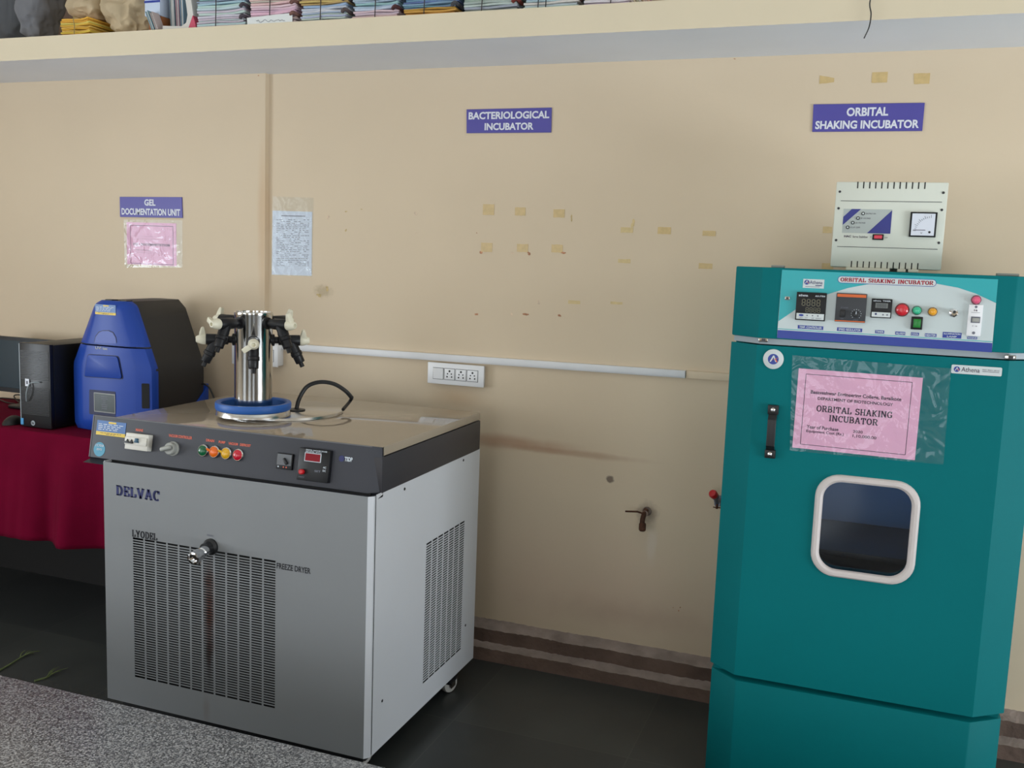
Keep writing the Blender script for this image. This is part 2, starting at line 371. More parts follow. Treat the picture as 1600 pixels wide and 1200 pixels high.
# ================================================================== wall signs
M_sign = mat('violet_blue_board', (78, 72, 158), .38, var=.03, vscale=8)
M_lett = mat('white_lettering', (222, 224, 234), .45)
def sign(label, fr, tl, tr, br, bl, lines, skew=0):
    P = [fr.px(*q, .004) for q in (tl, tr, br, bl)]
    us = [q[0] for q in P]; vs = [q[1] for q in P]
    t = thing('sign_board', label, 'sign', fr.p(sum(us)/4, min(vs)), 'violet name boards on the wall')
    m = MB(fr); m.prism([P[3], P[2], P[1], P[0]], .0005, .0045, M_sign, .0006, 1); m.build('board', t)
    m = MB(fr)
    for body, b in lines:
        m.text(body, cbox(fr, *b, .005), .005, M_lett, bold=.035)
    m.build('lettering', t); return t
sign('violet board reading BACTERIOLOGICAL INCUBATOR high on the middle of the wall', FW, (729, 171), (862, 168), (861, 207), (729, 208),
     [('BACTERIOLOGICAL', (795.3, 180, 126, 11.8)), ('INCUBATOR', (795.5, 197.5, 76.5, 11.4))])
sign('violet board reading ORBITAL SHAKING INCUBATOR above the white stabilizer', FW, (1271, 163), (1445, 160.5), (1441, 204.5), (1269, 206),
     [('ORBITAL', (1355.5, 174.5, 65, 13.8)), ('SHAKING INCUBATOR', (1355, 194.5, 162, 13.2))])
sign('violet board reading GEL DOCUMENTATION UNIT above the blue gel imager', FWL, (187, 307.5), (284, 308), (285, 340.5), (187.5, 339),
     [('GEL', (234.3, 316.5, 17.5, 10.2)), ('DOCUMENTATION UNIT', (235.8, 331.2, 91.5, 10.6))])

# ------------------------------------------------------------------ papers in clear pockets
M_pink = mat('pink_paper', (238, 178, 206), .6, var=.02, vscale=20)
M_pinkframe = mat('printed_frame_ink', (110, 60, 90), .6)
M_ink = mat('dark_print_ink', (54, 30, 58), .6)
M_inkgrey = mat('grey_print_ink', (110, 112, 124), .6)
M_paper = mat('white_paper', (214, 220, 232), .6)
def film_material(name, ior, bump):
    m = bpy.data.materials.new(name); m.use_nodes = True; nt = m.node_tree; L = nt.links; nt.nodes.remove(nt.nodes['Principled BSDF'])
    out = nt.nodes['Material Output']; tr = nt.nodes.new('ShaderNodeBsdfTransparent'); tr.inputs[0].default_value = (.93, .95, .96, 1)
    gl = nt.nodes.new('ShaderNodeBsdfGlossy'); gl.inputs['Roughness'].default_value = .08; gl.inputs[0].default_value = (1, 1, 1, 1)
    fr = nt.nodes.new('ShaderNodeFresnel'); fr.inputs[0].default_value = ior
    g = nt.nodes.new('ShaderNodeNewGeometry'); n = nt.nodes.new('ShaderNodeTexNoise'); n.inputs['Scale'].default_value = 16; n.inputs['Detail'].default_value = 2; n.inputs['Distortion'].default_value = .8
    L.new(g.outputs['Position'], n.inputs['Vector']); bp = nt.nodes.new('ShaderNodeBump'); bp.inputs['Strength'].default_value = bump; bp.inputs['Distance'].default_value = .014
    L.new(n.outputs[0], bp.inputs['Height']); L.new(bp.outputs[0], gl.inputs['Normal']); 
    df = nt.nodes.new('ShaderNodeBsdfDiffuse'); df.inputs[0].default_value = (.9, .93, .95, 1); L.new(bp.outputs[0], df.inputs['Normal'])
    m0 = nt.nodes.new('ShaderNodeMixShader'); m0.inputs[0].default_value = .025; L.new(tr.outputs[0], m0.inputs[1]); L.new(df.outputs[0], m0.inputs[2])
    mx = nt.nodes.new('ShaderNodeMixShader'); L.new(fr.outputs[0], mx.inputs[0]); L.new(m0.outputs[0], mx.inputs[1]); L.new(gl.outputs[0], mx.inputs[2]); L.new(mx.outputs[0], out.inputs[0])
    return m
M_film = film_material('clear_plastic_film', 1.42, .6); M_film2 = film_material('smoother_plastic_film', 1.28, .3)
def film(fr, quad, n, t, seed, amp=1, mt=None):
    """wrinkled clear pocket over the paper"""
    P = [fr.px(*q, n) for q in quad]; rows = []; N = 60
    for i in range(N+1):
        r = []
        for j in range(N+1):
            s, w = j/N, i/N
            u = (P[0][0]*(1-s)+P[1][0]*s)*(1-w)+(P[3][0]*(1-s)+P[2][0]*s)*w
            v = (P[0][1]*(1-s)+P[1][1]*s)*(1-w)+(P[3][1]*(1-s)+P[2][1]*s)*w
            r.append(fr.p(u, v, n+amp*(.0045*abs(noise.noise(V((u*13+v*9, v*13-u*4, seed))))+.0035*abs(noise.noise(V((u*46+v*30, v*20, seed+4))))*max(0, noise.noise(V((u*9, v*9, seed+9))))*3)*min(1, 6*min(s, 1-s, w, 1-w)+.15)))
        rows.append(r)
    m = MB(fr); m.grid(rows, mt or M_film); m.build('clear_pocket', t, recalc=False)
def frame_lines(m, quad, n, w, mt):
    for a, b in zip(quad, quad[1:]+quad[:1]):
        d = V((b[0]-a[0], b[1]-a[1])).normalized(); k = V((-d.y, d.x))*w/2
        m.flat([(a[0]+k.x, a[1]+k.y), (a[0]-k.x, a[1]-k.y), (b[0]-k.x, b[1]-k.y), (b[0]+k.x, b[1]+k.y)], n, mt)
def inset(fr, quad, n): return [fr.px(*q, n) for q in quad]

FI = Fr((0, -.66, 0), (1, 0, 0), (0, 0, 1))
def affine(fr, o, ex, ey):
    """a frame lying in fr, turned to follow a sheet taped up slightly askew"""
    a, b = fr.px(*o), fr.px(*ex); d = V((b[0]-a[0], b[1]-a[1])).normalized()
    U = fr.U*d.x+fr.V*d.y; W = -fr.U*d.y+fr.V*d.x
    return Fr(fr.p(a[0], a[1]), U, W)

t = thing('taped_notice', 'large pink ORBITAL SHAKING INCUBATOR sheet in clear pocket on teal door', 'notice', FI.p(*FI.px(1340, 718)), 'pink notices in clear pockets')
FN = affine(FI, (1238, 699), (1430, 719), None)
W_, H_ = .292, .205
m = MB(FN); m.box(0, W_, 0, H_, .0005, .0012, M_pink); m.build('paper', t)
m = MB(FN); frame_lines(m, [(.019, .011), (W_-.023, .011), (W_-.023, H_-.013), (.019, H_-.013)], .0014, .0014, M_ink); m.build('printed_border', t)
m = MB(FN)
m.text('Basaveshwar Engineering College, Bagalkote', (.034, .248, .1405, .1525), .0013, M_ink, .02)
m.text('DEPARTMENT OF BIOTECHNOLOGY', (.052, .230, .129, .1365), .0013, M_ink, .02)
m.slab('ORBITAL SHAKING', (.050, .232, .0985, .1155), .0013, M_ink, tk=.2, th=.11)
m.slab('INCUBATOR', (.082, .200, .0765, .0935), .0013, M_ink, tk=.2, th=.11)
m.text('Year of Purchase', (.031, .108, .0535, .0625), .0013, M_ink, .015); m.text('2020', (.143, .166, .0535, .0605), .0013, M_ink, .015)
m.text('Equipment Cost (Rs.)  :', (.031, .130, .0415, .0505), .0013, M_ink, .015); m.text('1,10,000.00', (.143, .199, .041, .0495), .0013, M_ink, .015)
m.build('printing', t)
film(FI, [(1238, 555), (1486, 576), (1474, 726), (1234, 704)], .003, t, 3.1)

t = thing('taped_notice', 'small pink GEL DOCUMENTATION sheet in clear pocket under its violet board', 'notice', FWL.p(*FWL.px(240, 419)), 'pink notices in clear pockets')
def quadbox(fr, x0, y0, x1, y1, n): return fr.box(x0, y0, x1, y1, n)
b = FWL.box(198, 347, 276, 416, 0)
m = MB(FWL); m.box(*b, .0005, .0012, M_pink); m.build('paper', t)
m = MB(FWL); q = FWL.box(204, 352, 271, 414); frame_lines(m, [(q[0], q[2]), (q[1], q[2]), (q[1], q[3]), (q[0], q[3])], .0014, .002, M_pinkframe); m.build('printed_border', t)
m = MB(FWL)
m.text('Basaveshwar Engineering College, Bagalkote', FWL.box(208, 368.5, 266, 371), .0013, M_pinkframe)
m.text('DEPARTMENT OF BIOTECHNOLOGY', FWL.box(213, 372.8, 262, 375), .0013, M_pinkframe)
m.slab('GEL DOCUMENTATION', FWL.box(208, 379.5, 266, 385.5), .0013, M_ink)
m.text('Year of Purchase', FWL.box(212, 389.5, 238, 392), .0013, M_pinkframe); m.text('Equipment Cost (Rs.)', FWL.box(212, 393.5, 254, 396), .0013, M_pinkframe)
m.build('printing', t)
film(FWL, [(193, 343), (285, 344), (285, 418), (195, 418)], .003, t, 8.2, .3, M_film2)

t = thing('taped_notice', 'white printed sheet in clear pocket right of the wall step', 'notice', FW.p(*FW.px(457, 432)))
m = MB(FW); m.prism([FW.px(*q) for q in ((426, 329), (488, 331), (487, 431), (425, 429))], .0005, .0012, M_paper); m.build('paper', t)
m = MB(FW)
b = FW.box(440, 336.5, 477, 338.6); m.box(*b, .0013, .0016, M_inkgrey)
rr = random.Random(3)
for k in range(27):
    y = 343+k*2.75
    x = 432.0
    while x < 482:
        w = rr.uniform(2, 7)
        if rr.random() < .72: m.box(*FW.box(x, y, min(x+w, 483), y+1.0), .0013, .0016, M_inkgrey)
        x += w+rr.uniform(.8, 2.5)
m.build('printing', t)
film(FW, [(426, 307), (490, 309), (488, 432), (424, 430)], .003, t, 5.7, .3, M_film2)

# ------------------------------------------------------------------ tape scraps and peeled spots on the wall
M_tape = mat('tan_packing_tape', (206, 178, 124), .3, var=.08, vscale=60)
M_tape2 = mat('faded_masking_tape', (212, 188, 136), .5, var=.08, vscale=60)
def scrap(x0, y0, x1, y1, label, mt=None, tilt=0, cut=0):
    b = FW.box(x0, y0, x1, y1); h = (b[3]-b[2])*tilt; w = (b[1]-b[0])*cut
    m = MB(FW); rr = random.Random(int(x0*7+y0)); j = lambda: rr.uniform(-.0006, .0006)
    top = [(b[1]-(b[1]-b[0])*k/5, b[3]-h*(1-k/5)+j()) for k in range(6)]; bot = [(b[0]+w+(b[1]-b[0]-w)*k/5, b[2]+h*(k/5)*.4+j()) for k in range(6)]
    m.prism(bot+top, .0002, .0011, mt or M_tape); m.build('tape_scrap', label=label, category='tape', group='tape scraps left on the wall')
for a in [
 (755, 319, 772, 336, 'tan tape square, leftmost of the upper middle row on the wall'),
 (805, 324, 821, 337, 'tan tape square, centre of the upper middle row on the wall'),
 (865, 327, 882, 340, 'tan tape square, rightmost of the upper middle row on the wall'),
 (752, 379, 769, 394, 'tan tape square, leftmost of the lower middle row on the wall'),
 (808, 381, 825, 394, 'tan tape square, centre of the lower middle row on the wall'),
 (862, 382, 879, 395, 'tan tape square, rightmost of the lower middle row on the wall'),
 (1028, 354.5, 1048, 366, 'tan tape strip on bare wall right of the faded smeared scrap'),
 (1098, 360.5, 1118, 369, 'slanted tan tape strip, upper of two left of the incubator top'),
 (1092, 411, 1113, 420.5, 'tan tape strip, lower of two left of the incubator top'),
 (1281, 118, 1303, 130.5, 'tan tape scrap with cut corner, leftmost of three above the violet board', None, .35),
 (1363, 113, 1386, 129, 'tan tape scrap, middle of three above the violet board'),
 (1428, 115, 1452, 131, 'tan tape scrap, rightmost of three above the violet board', None, 0, .06),
 (1286, 354, 1299.5, 364.5, 'tan tape scrap peeking out left of the white stabilizer'),
 (1284.5, 411, 1302, 421, 'tan tape scrap just above the incubator top, left of stabilizer'),
]: scrap(*a)
for a in [
 (970, 355, 989, 364, 'faded tape scrap with smear left of the lone tan strip', M_tape2),
 (966, 404.5, 985, 411.5, 'faded tape scrap below the smeared scrap', M_tape2),
 (888, 469, 906.5, 475.5, 'faded thin tape strip, left of the lowest pair', M_tape2),
 (954, 471, 972.5, 476, 'faded thin tape strip, right of the lowest pair', M_tape2),
]: scrap(*a)
M_peel = mat('peeled_paint_brown', (182, 130, 98), .8, var=.4, vscale=120)
M_peel2 = mat('peeled_paint_pale', (214, 192, 166), .8, var=.2, vscale=90)
M_peel3 = mat('scuff_olive', (196, 172, 124), .8, var=.2, vscale=90)
rr = random.Random(11)
for (x, y, w, h, mt) in [(540, 331, 7, 4, M_peel3), (565, 327, 4, 3, M_peel3), (540, 360, 6, 5, M_peel3), (650, 334, 12, 7, M_peel2), (650, 364, 5, 6, M_peel2),
    (745, 364, 3, 2, M_peel), (751, 394, 10, 6, M_peel), (800, 394, 9, 7, M_peel2), (827, 396, 8, 6, M_peel), (880, 396, 10, 6, M_peel), (893, 341, 4, 12, M_peel3),
    (745, 490, 8, 6, M_peel), (800, 492, 8, 7, M_peel2), (820, 491.5, 14, 6, M_peel), (875, 493.5, 9, 6, M_peel), (841, 473, 7, 9, M_peel2), (989, 349, 9, 16, M_tape2), (512, 340, 9, 8, M_peel2),
    (511, 451, 9, 10, M_peel3), (500, 462, 14, 8, M_peel3), (1148, 92, 4, 2, M_peel), (404, 118, 4, 2.5, M_peel), (1063, 949, 3, 3, M_peel), (1060, 954, 3, 4, M_peel), (1052, 949, 2, 3, M_peel), (934, 761, 6, 2, M_peel2)]:
    m = MB(FW if x > 414 else FWL); c = m.fr.px(x, y); s = .0021
    for q in range(3):
        cx, cy = c[0]+rr.uniform(-.25, .25)*w*s, c[1]+rr.uniform(-.25, .25)*h*s
        m.flat([(cx+w*s*.32*rr.uniform(.5, 1.1)*math.cos(k*.785), cy+h*s*.32*rr.uniform(.5, 1.1)*math.sin(k*.785)) for k in range(8)], .0006+.0003*q, mt)
    m.build('peeled_spot', wall_back)

# ------------------------------------------------------------------ cable trunking, switch plates
M_trunk = mat('pvc_trunking', (226, 226, 228), .4, var=.03, vscale=12)
M_groove = mat('shadow_gap_grey', (52, 52, 56), .7)
t = thing('cable_trunking', 'long white plastic cable trunking running along the wall', 'trunking', FW.p(*FW.px(780, 565)))
pA, pB = FW.px(478, 543.5), FW.px(1072, 584.5); d = V((pB[0]-pA[0], pB[1]-pA[1])); sl = d.y/d.x
xL = FW.px(260, 530)[0]
FT = Fr(FW.p(xL, pA[1]+sl*(xL-pA[0])), FW.U+FW.V*sl, FW.V-FW.U*sl); LT = (pB[0]-xL)*math.hypot(1, sl)
m = MB(FT); m.box(0, LT, -.0125, .0125, 0, .016, M_trunk, .0012); m.build('channel', t)
m = MB(FT); m.box(0, LT, -.0095, .0095, .016, .018, M_trunk, .0008); m.build('lid', t)
m = MB(FT); m.box(LT+.002, LT+.24, -.0125, .0125, 0, .012, M_wall, .0012)
m.build('trunking_length', label='short cable trunking length painted cream, running behind the incubator', category='trunking')
def switch_plate(label, x0, y0, x1, y1, depth, slope):
    c0 = FW.px(x0, (y0+y1)/2-(x1-x0)/2*slope, depth); c1 = FW.px(x1, (y0+y1)/2+(x1-x0)/2*slope, depth)
    U = FW.U*(c1[0]-c0[0])+FW.V*(c1[1]-c0[1]); fr = Fr(FW.p(*c0), U, FW.V-FW.U*((c1[1]-c0[1])/(c1[0]-c0[0])))
    W = U.length; hh = abs(FW.px(x0, y0, depth)[1]-FW.px(x0, y1, depth)[1])/2
    t = thing('switch_socket_plate', label, 'socket', fr.p(W/2, -hh), 'white switch and socket plates')
    m = MB(fr); m.box(.004, W-.004, -hh+.003, hh-.003, 0, depth-.006, M_white, .002); m.build('back_box', t)
    m = MB(fr); m.box(0, W, -hh, hh, depth-.007, depth, M_white, .0025); m.build('face_plate', t)
    s = hh*1.02; x = .018+s/2+.002
    for k in range(4):
        cx = W*(.195+.203*k)
        m = MB(fr); m.box(cx-s/2-.0015, cx+s/2+.0015, -s/2-.0015, s/2+.0015, depth-.001, depth+.0006, M_groove)
        if k == 0:
            m.build('switch_surround', t); m = MB(fr)
            m.prism([(-s/2, 0), (s/2, 0), (s/2, .004), (-s/2, .002)], cx-s/2, cx+s/2, M_white)
            m.v = [fr.p((q-fr.o).dot(fr.N), (q-fr.o).dot(fr.U), depth+(q-fr.o).dot(fr.V)) for q in m.v]
            m.build('rocker_switch', t)
        else:
            p = m.build('socket_surround', t); m = MB(fr); m.box(cx-s/2, cx+s/2, -s/2, s/2, depth, depth+.002, M_white, .0006); m.build('socket', t)
            m = MB(fr)
            for (px, py, r) in ((0, .28, .0038), (-.19, .03, .0026), (.19, .03, .0026), (-.23, -.24, .003), (.23, -.24, .003)):
                m.flat(circ(cx+px*s, py*s, r, 10), depth+.0023, M_black)
            m.build('pin_holes', t)
    return t
switch_plate('white switch and three-socket plate under the trunking, right of freeze dryer', 668, 569, 756, 602, .024, .082)
switch_plate('white socket plate behind the steel cylinder', 362, 537, 434, 571, .045, .075)

# ------------------------------------------------------------------ taps
M_rust = mat('rusted_iron', (84, 52, 36), .75, .3, var=.4, vscale=80, bump=.4, bscale=200)
M_red = mat('red_enamel', (190, 24, 34), .35)
M_bluegrey = mat('old_tap_metal', (120, 122, 136), .4, .7)
c = V((*[0]*3,)); cu, cv = FW.px(1011, 799)
t = thing('rusty_tap', 'rusted gas tap stub with bent lever on the lower wall', 'tap', FW.p(cu, cv))
m = MB(FW); m.lathe([(.016, 0), (.015, .004), (.009, .006), (.009, .03), (.011, .034)], FW.p(cu, cv), FW.N, mat('corroded_grey_flange', (128, 110, 100), .8, var=.3, vscale=90), 14); m.build('flange', t)
e = FW.p(*FW.px(1007, 802, .03), .03)
m = MB(FW); m.tube([e+V((.004, .01, .012)), e, FW.p(*FW.px(1004, 812, .04), .04), FW.p(*FW.px(1003, 826, .045), .045)], .0085, M_rust, 10)
m.lathe([(.010, -.004), (.012, 0), (.012, .02), (.009, .024)], FW.p(*FW.px(1004, 819, .043), .043)+V((0, 0, .0)), (0, 0, -1), M_rust, 10); m.build('spout', t)
m = MB(FW); m.tube([FW.p(*FW.px(1006, 803, .04), .04), FW.p(*FW.px(996, 799.5, .05), .05), FW.p(*FW.px(977, 799, .055), .055)], .0032, M_rust, 8, 1); m.build('lever', t)
cu, cv = FW.px(1124, 782)
t = thing('gas_tap', 'small wall tap with red knob beside the teal incubator', 'tap', FW.p(cu, cv))
m = MB(FW); m.lathe([(.018, 0), (.018, .005), (.01, .007), (.01, .05)], FW.p(cu, cv), FW.N, M_bluegrey, 14); m.build('stem', t)
k0 = FW.p(*FW.px(1118, 776, .06), .06); k1 = FW.p(*FW.px(1112.5, 770, .08), .08)
m = MB(FW); m.tube([FW.p(cu, cv, .045), k0], .0075, M_bluegrey, 10, 1); m.lathe([(.011, -.006), (.013, 0), (.012, .006)], k0, k1-k0, M_bluegrey, 12); m.build('valve_body', t)
m = MB(FW); m.lathe([(.010, 0), (.0135, .003), (.0145, .014), (.012, .020), (.006, .022)], k0+(k1-k0).normalized()*.006, k1-k0, M_red, 16); m.build('knob', t, label='round red knob')
m = MB(FW); z = FW.p(*FW.px(1120, 793, .05), .05)
m.tube([FW.p(cu, cv, .05), z+V((0, 0, -.004))], .004, M_rust, 8, 1); m.tube([z-V((.012, 0, 0)), z+V((.012, 0, 0))], .0022, M_rust, 6, 1); m.build('nozzle', t)

# black wire dangling from the shelf edge
m = MB(); yy = YSH-.012
P = [V((-.075, YSH+.2, ZSH1+.006)), V((-.065, YSH+.03, ZSH1+.012)), V((-.055, YSH-.006, ZSH1+.006))]+[onY(x, y, yy) for x, y in ((1359, 5), (1361, 22), (1358, 42), (1350, 60))]
m.tube(P, .0018, M_black, 6); m.build('wire', label='thin black wire hanging over the shelf edge', category='wire')

# ================================================================== freeze dryer
M_dry_shaded = mat('grey_coat_shaded', (136, 138, 140), .42, var=.015, vscale=5, spec=.45)  # same paint as the sides, darkened to hold the front's shade
M_dry_lit = mat('grey_coat_lit', (200, 201, 205), .3, var=.015, vscale=5)  # same paint again; light from the right put into this paler colour
M_char = mat('charcoal_powder_coat', (50, 51, 59), .45, var=.04, vscale=9)
M_charband = mat('charcoal_band', (52, 50, 54), .45, var=.03, vscale=9)
M_top = mat('glossy_beige_grey_top', (160, 146, 128), .05, 0, var=.03, vscale=4, spec=1.0)
ZB = .112; XR = onZ(582, 1180, ZB).x; YF = onZ(575, 1187.8, ZB).y; YBK = onZ(739.7, 1028, ZB).y
XL = onY(168, 1086, YF).x; ZW = onX(749, 701, XR).z; ZD1 = onX(750, 657, XR).z; ZT = onX(751, 642, XR).z
T = onX(597, 703, XR); B = onX(575, 771, XR-.028); ZL = onX(594, 778, XR).z
ZT = ZT*.6+T.z*.4; T = V((T.x, T.y, ZT-.0005))
dry = thing('freeze_dryer', 'large grey freeze dryer on castors with charcoal control panel', 'freeze dryer', ((XL+XR)/2, (YF+YBK)/2, FL))
FF = Fr((0, YF, 0), (1, 0, 0), (0, 0, 1)); FS = Fr((XR, 0, 0), (0, 1, 0), (0, 0, 1))
add_stains_and_shade(M_dry_shaded, [((FF.px(327, 960)[0], YF, FF.px(327, 960)[1]), (.026, 1, .2), (84, 44, 30), .95, .9, 16),
                   ((FF.px(327, 1030)[0], YF, FF.px(327, 1030)[1]), (.016, 1, .1), (60, 34, 28), .8, .8, 22),
                   ((FF.px(322, 1110)[0], YF, FF.px(322, 1110)[1]), (.02, 1, .07), (120, 108, 100), .35, .9, 22)])
def louvre_panel(fr, U0, U1, V0, V1, g, nc, nr, mt, tk, gap=.13, slot=.6):
    g0, g1, h0, h1 = g; m = MB(fr)
    def quad(a0, a1, b0, b1): m.box(a0, a1, b0, b1, -tk, 0, mt)
    quad(U0, g0, V0, V1); quad(g1, U1, V0, V1); quad(g0, g1, V0, h0); quad(g0, g1, h1, V1)
    cw = (g1-g0)/nc; rh = (h1-h0)/nr
    for i in range(nc):
        if i: quad(g0+cw*(i-gap/2), g0+cw*(i+gap/2), h0, h1)
        a0 = g0+cw*(i+(gap/2 if i else 0)); a1 = g0+cw*(i+1-(gap/2 if i < nc-1 else 0))
        for k in range(1, nr):
            z = h0+rh*k; quad(a0, a1, z-rh*(1-slot)/2, z+rh*(1-slot)/2)
    return m
CH = .013
P = [FF.px(*q) for q in ((208, 838), (432, 878), (428, 1108), (210, 1056))]
gf = ((P[0][0]+P[3][0])/2, (P[1][0]+P[2][0])/2, (P[2][1]+P[3][1])/2, (P[0][1]+P[1][1])/2)
m = louvre_panel(FF, XL, XR-CH, ZB, ZW-.002, gf, 12, 56, M_dry_shaded, .0012, slot=.56)
m.raw([FF.p(XR-CH, ZB), FF.p(XR-.001, ZB, -CH), FF.p(XR-.001, ZW-.002, -CH), FF.p(XR-CH, ZW-.002)], [(0, 1, 2, 3)], M_dry_lit, world=True)
m.raw([FF.p(XR-.001, ZB, -CH), FF.p(XR-.001, ZB, -CH-.007), FF.p(XR-.001, ZW-.002, -CH-.007), FF.p(XR-.001, ZW-.002, -CH)], [(0, 1, 2, 3)], M_dry_lit, world=True)
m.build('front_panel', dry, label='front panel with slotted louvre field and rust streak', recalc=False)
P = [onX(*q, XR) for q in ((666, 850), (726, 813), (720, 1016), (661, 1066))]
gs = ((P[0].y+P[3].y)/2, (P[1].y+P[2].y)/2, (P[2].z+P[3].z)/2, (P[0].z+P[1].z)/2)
m = louvre_panel(FS, YF+CH+.011, YBK, ZB, ZW, gs, 7, 56, M_dry_lit, .0012, slot=.56)
m.build('side_panel', dry, recalc=False)
m = MB(); m.box(XL+.004, XR-.022, YF+.03, YBK, ZB-.004, ZW, M_dark); m.build('inner_chassis', dry)
m = MB(); m.box(XL+.001, XL+.004, YF+.002, YBK, ZB, ZW, M_dry_lit); m.build('side_panel', dry)
for (x, y) in ((632, 764), (724, 719), (597, 1095), (727, 977)):
    q = FS.px(x, y); m = MB(FS); m.lathe([(.0045, 0), (.004, .0015), (.001, .002)], FS.p(*q), FS.N, M_screw, 10); m.build('panel_screw', dry)
m = MB(); m.box(XL+.03, XR-.03, YF+.03, YBK-.03, ZB-.03, ZB-.004, M_black, .003); m.build('base_plate', dry)
M_tyre = mat('grey_castor_tyre', (168, 164, 158), .6)
cz = onZ(705, 1086, FL)
for k, (x, y) in enumerate(((XR-.026, cz.y+.02), (XR-.06, YF+.08), (XL+.06, YF+.08), (XL+.06, cz.y+.02))):
    m = MB(); m.lathe([(.018, -.012), (.03, -.011), (.032, -.004), (.032, .004), (.03, .011), (.018, .012)], (x, y, FL+.032), (1, -.35, 0), M_tyre, 20)
    c = m.build('castor', dry)
    m = MB(); m.box(x-.02, x+.02, y-.03, y+.03, FL+.058, ZB-.028, M_black, .003)
    for s in (-1, 1): m.box(x+s*.017-.0015, x+s*.017+.0015, y-.016, y+.016, FL+.02, FL+.06, M_steel)
    m.build('castor_fork', c)
# charcoal band round the top, then the steel top
m = MB(); m.box(XL-.002, XR+.0015, YF+.05, YBK-.004, ZW-.003, ZD1, M_charband, .004); m.build('side_band', dry)
m = MB(); m.box(XL, XR, T.y+.004, YBK-.006, ZD1+.0025, ZT, M_top, .0015, 2); m.build('worktop', dry, label='glossy beige-grey worktop')
# slanted control panel: profile swept along X, right end cut back
XLp = onY(139, 712, B.y).x
prof = [(B.y, B.z), (B.y+.006, B.z-.006), (YF+.004, ZL), (YF+.06, ZL), (YF+.06, T.z), (T.y, T.z)]
m = MB(); rows = []
for (x, dy) in ((XLp, 0), (XR-.03, 0), (XR, .026)):
    rows.append([V((x, q[0]+(dy if q[0] < YF+.05 else 0)*(.6 if i == 5 else 1), q[1])) for i, q in enumerate(prof)])
m.grid(rows, M_char, close=True); m.raw(rows[0], [tuple(range(6))], M_char, world=True); m.raw(rows[2], [tuple(range(5, -1, -1))], M_char, world=True)
m.build('control_panel', dry)
FP = Fr((0, B.y, B.z), (1, 0, 0), (0, T.y-B.y, T.z-B.z))
PLEN = math.hypot(T.y-B.y, T.z-B.z)
M_edge = mat('worn_panel_edge', (104, 104, 108), .5)
m = MB(FP); m.box(XLp, XR-.03, PLEN-.002, PLEN, 0, .0008, M_edge); m.box(XLp, XLp+.003, 0, PLEN, 0, .0012, M_edge)
m.build('panel_edging', dry)
# stickers
M_stk = mat('blue_sticker', (36, 96, 160), .35, var=.05, vscale=60); M_yel = mat('yellow_sticker', (226, 190, 40), .4); M_cy = mat('cyan_sticker', (40, 140, 170), .4)
M_wtxt = mat('faded_white_print', (206, 214, 222), .5)
def sticker(fr, parent, x0, y0, x1, y1, n):
    b = fr.box(x0, y0, x1, y1, n); u0, u1, v0, v1 = b; h = v1-v0; w = u1-u0
    m = MB(fr); m.box(u0, u1, v0+h*.24, v1, n, n+.0004, M_stk); m.box(u0, u1, v0, v0+h*.24, n, n+.0004, M_yel)
    m.box(u0+w*.4, u0+w*.66, v1-h*.17, v1-h*.05, n+.0004, n+.0007, M_yel)
    rr = random.Random(5)
    for k in range(4):
        y = v1-h*(.27+.12*k); x = u0+w*.06
        while x < u0+w*(.9-.1*k):
            l = w*rr.uniform(.06, .16); m.box(x, x+l, y, y+h*.045, n+.0004, n+.0007, M_wtxt); x += l+w*.04
    for k in range(2):
        x = u0+w*(.15+.2*k)
        while x < u0+w*(.85-.25*k):
            l = w*rr.uniform(.05, .12); m.box(x, x+l, v0+h*(.14-.08*k), v0+h*(.17-.08*k), n+.0004, n+.0007, M_ink); x += l+w*.03
    m.build('service_sticker', parent, label='blue and yellow service sticker')
sticker(FP, dry, 152.5, 656, 195, 684, .0006)
m = MB(FP); c = FP.px(155.5, 702); m.prism(circ(*c, .0215, 28), .0003, .0008, M_cy)
m.text('LYC FOUR', (c[0]-.016, c[0]+.016, c[1]+.008, c[1]+.015), .0009, M_wtxt, .02); m.text('SERVICE', (c[0]-.010, c[0]+.010, c[1]-.003, c[1]+.003), .0009, M_wtxt, .02)
m.build('round_sticker', dry, label='round cyan sticker')
# breaker
M_cream = mat('cream_bakelite', (216, 212, 202), .4)
b = cbox(FP, 212.5, 690.5, 36, 26, .022); u0, u1, v0, v1 = b
m = MB(FP); m.box(u0, u1, v0, v1, 0, .02, M_cream, .002); m.box(u0+.002, u1-.002, v0+(v1-v0)*.3, v1-(v1-v0)*.22, .02, .025, M_cream, .0015); br = m.build('circuit_breaker', dry, label='cream circuit breaker block')
m = MB(FP); w = u1-u0; vm = (v0+v1)/2
m.box(u0+.002, u0+w*.42, vm-.006, vm-.001, .024, .030, M_black, .001)
for q in (.12, .3): m.prism([(u0+w*q, vm-.001), (u0+w*(q+.09), vm-.001), (u0+w*(q+.05), vm+.006)], .024, .029, M_black)
m.build('breaker_levers', br)
M_bluek = mat('blue_grey_toggle', (52, 92, 116), .4)
m = MB(FP); m.box(u0+w*.47, u0+w*.66, vm-.002, vm+.002, .024, .029, M_bluek, .001); m.box(u0+w*.53, u0+w*.64, vm, vm+.011, .024, .033, M_bluek, .002); m.build('test_toggle', br)
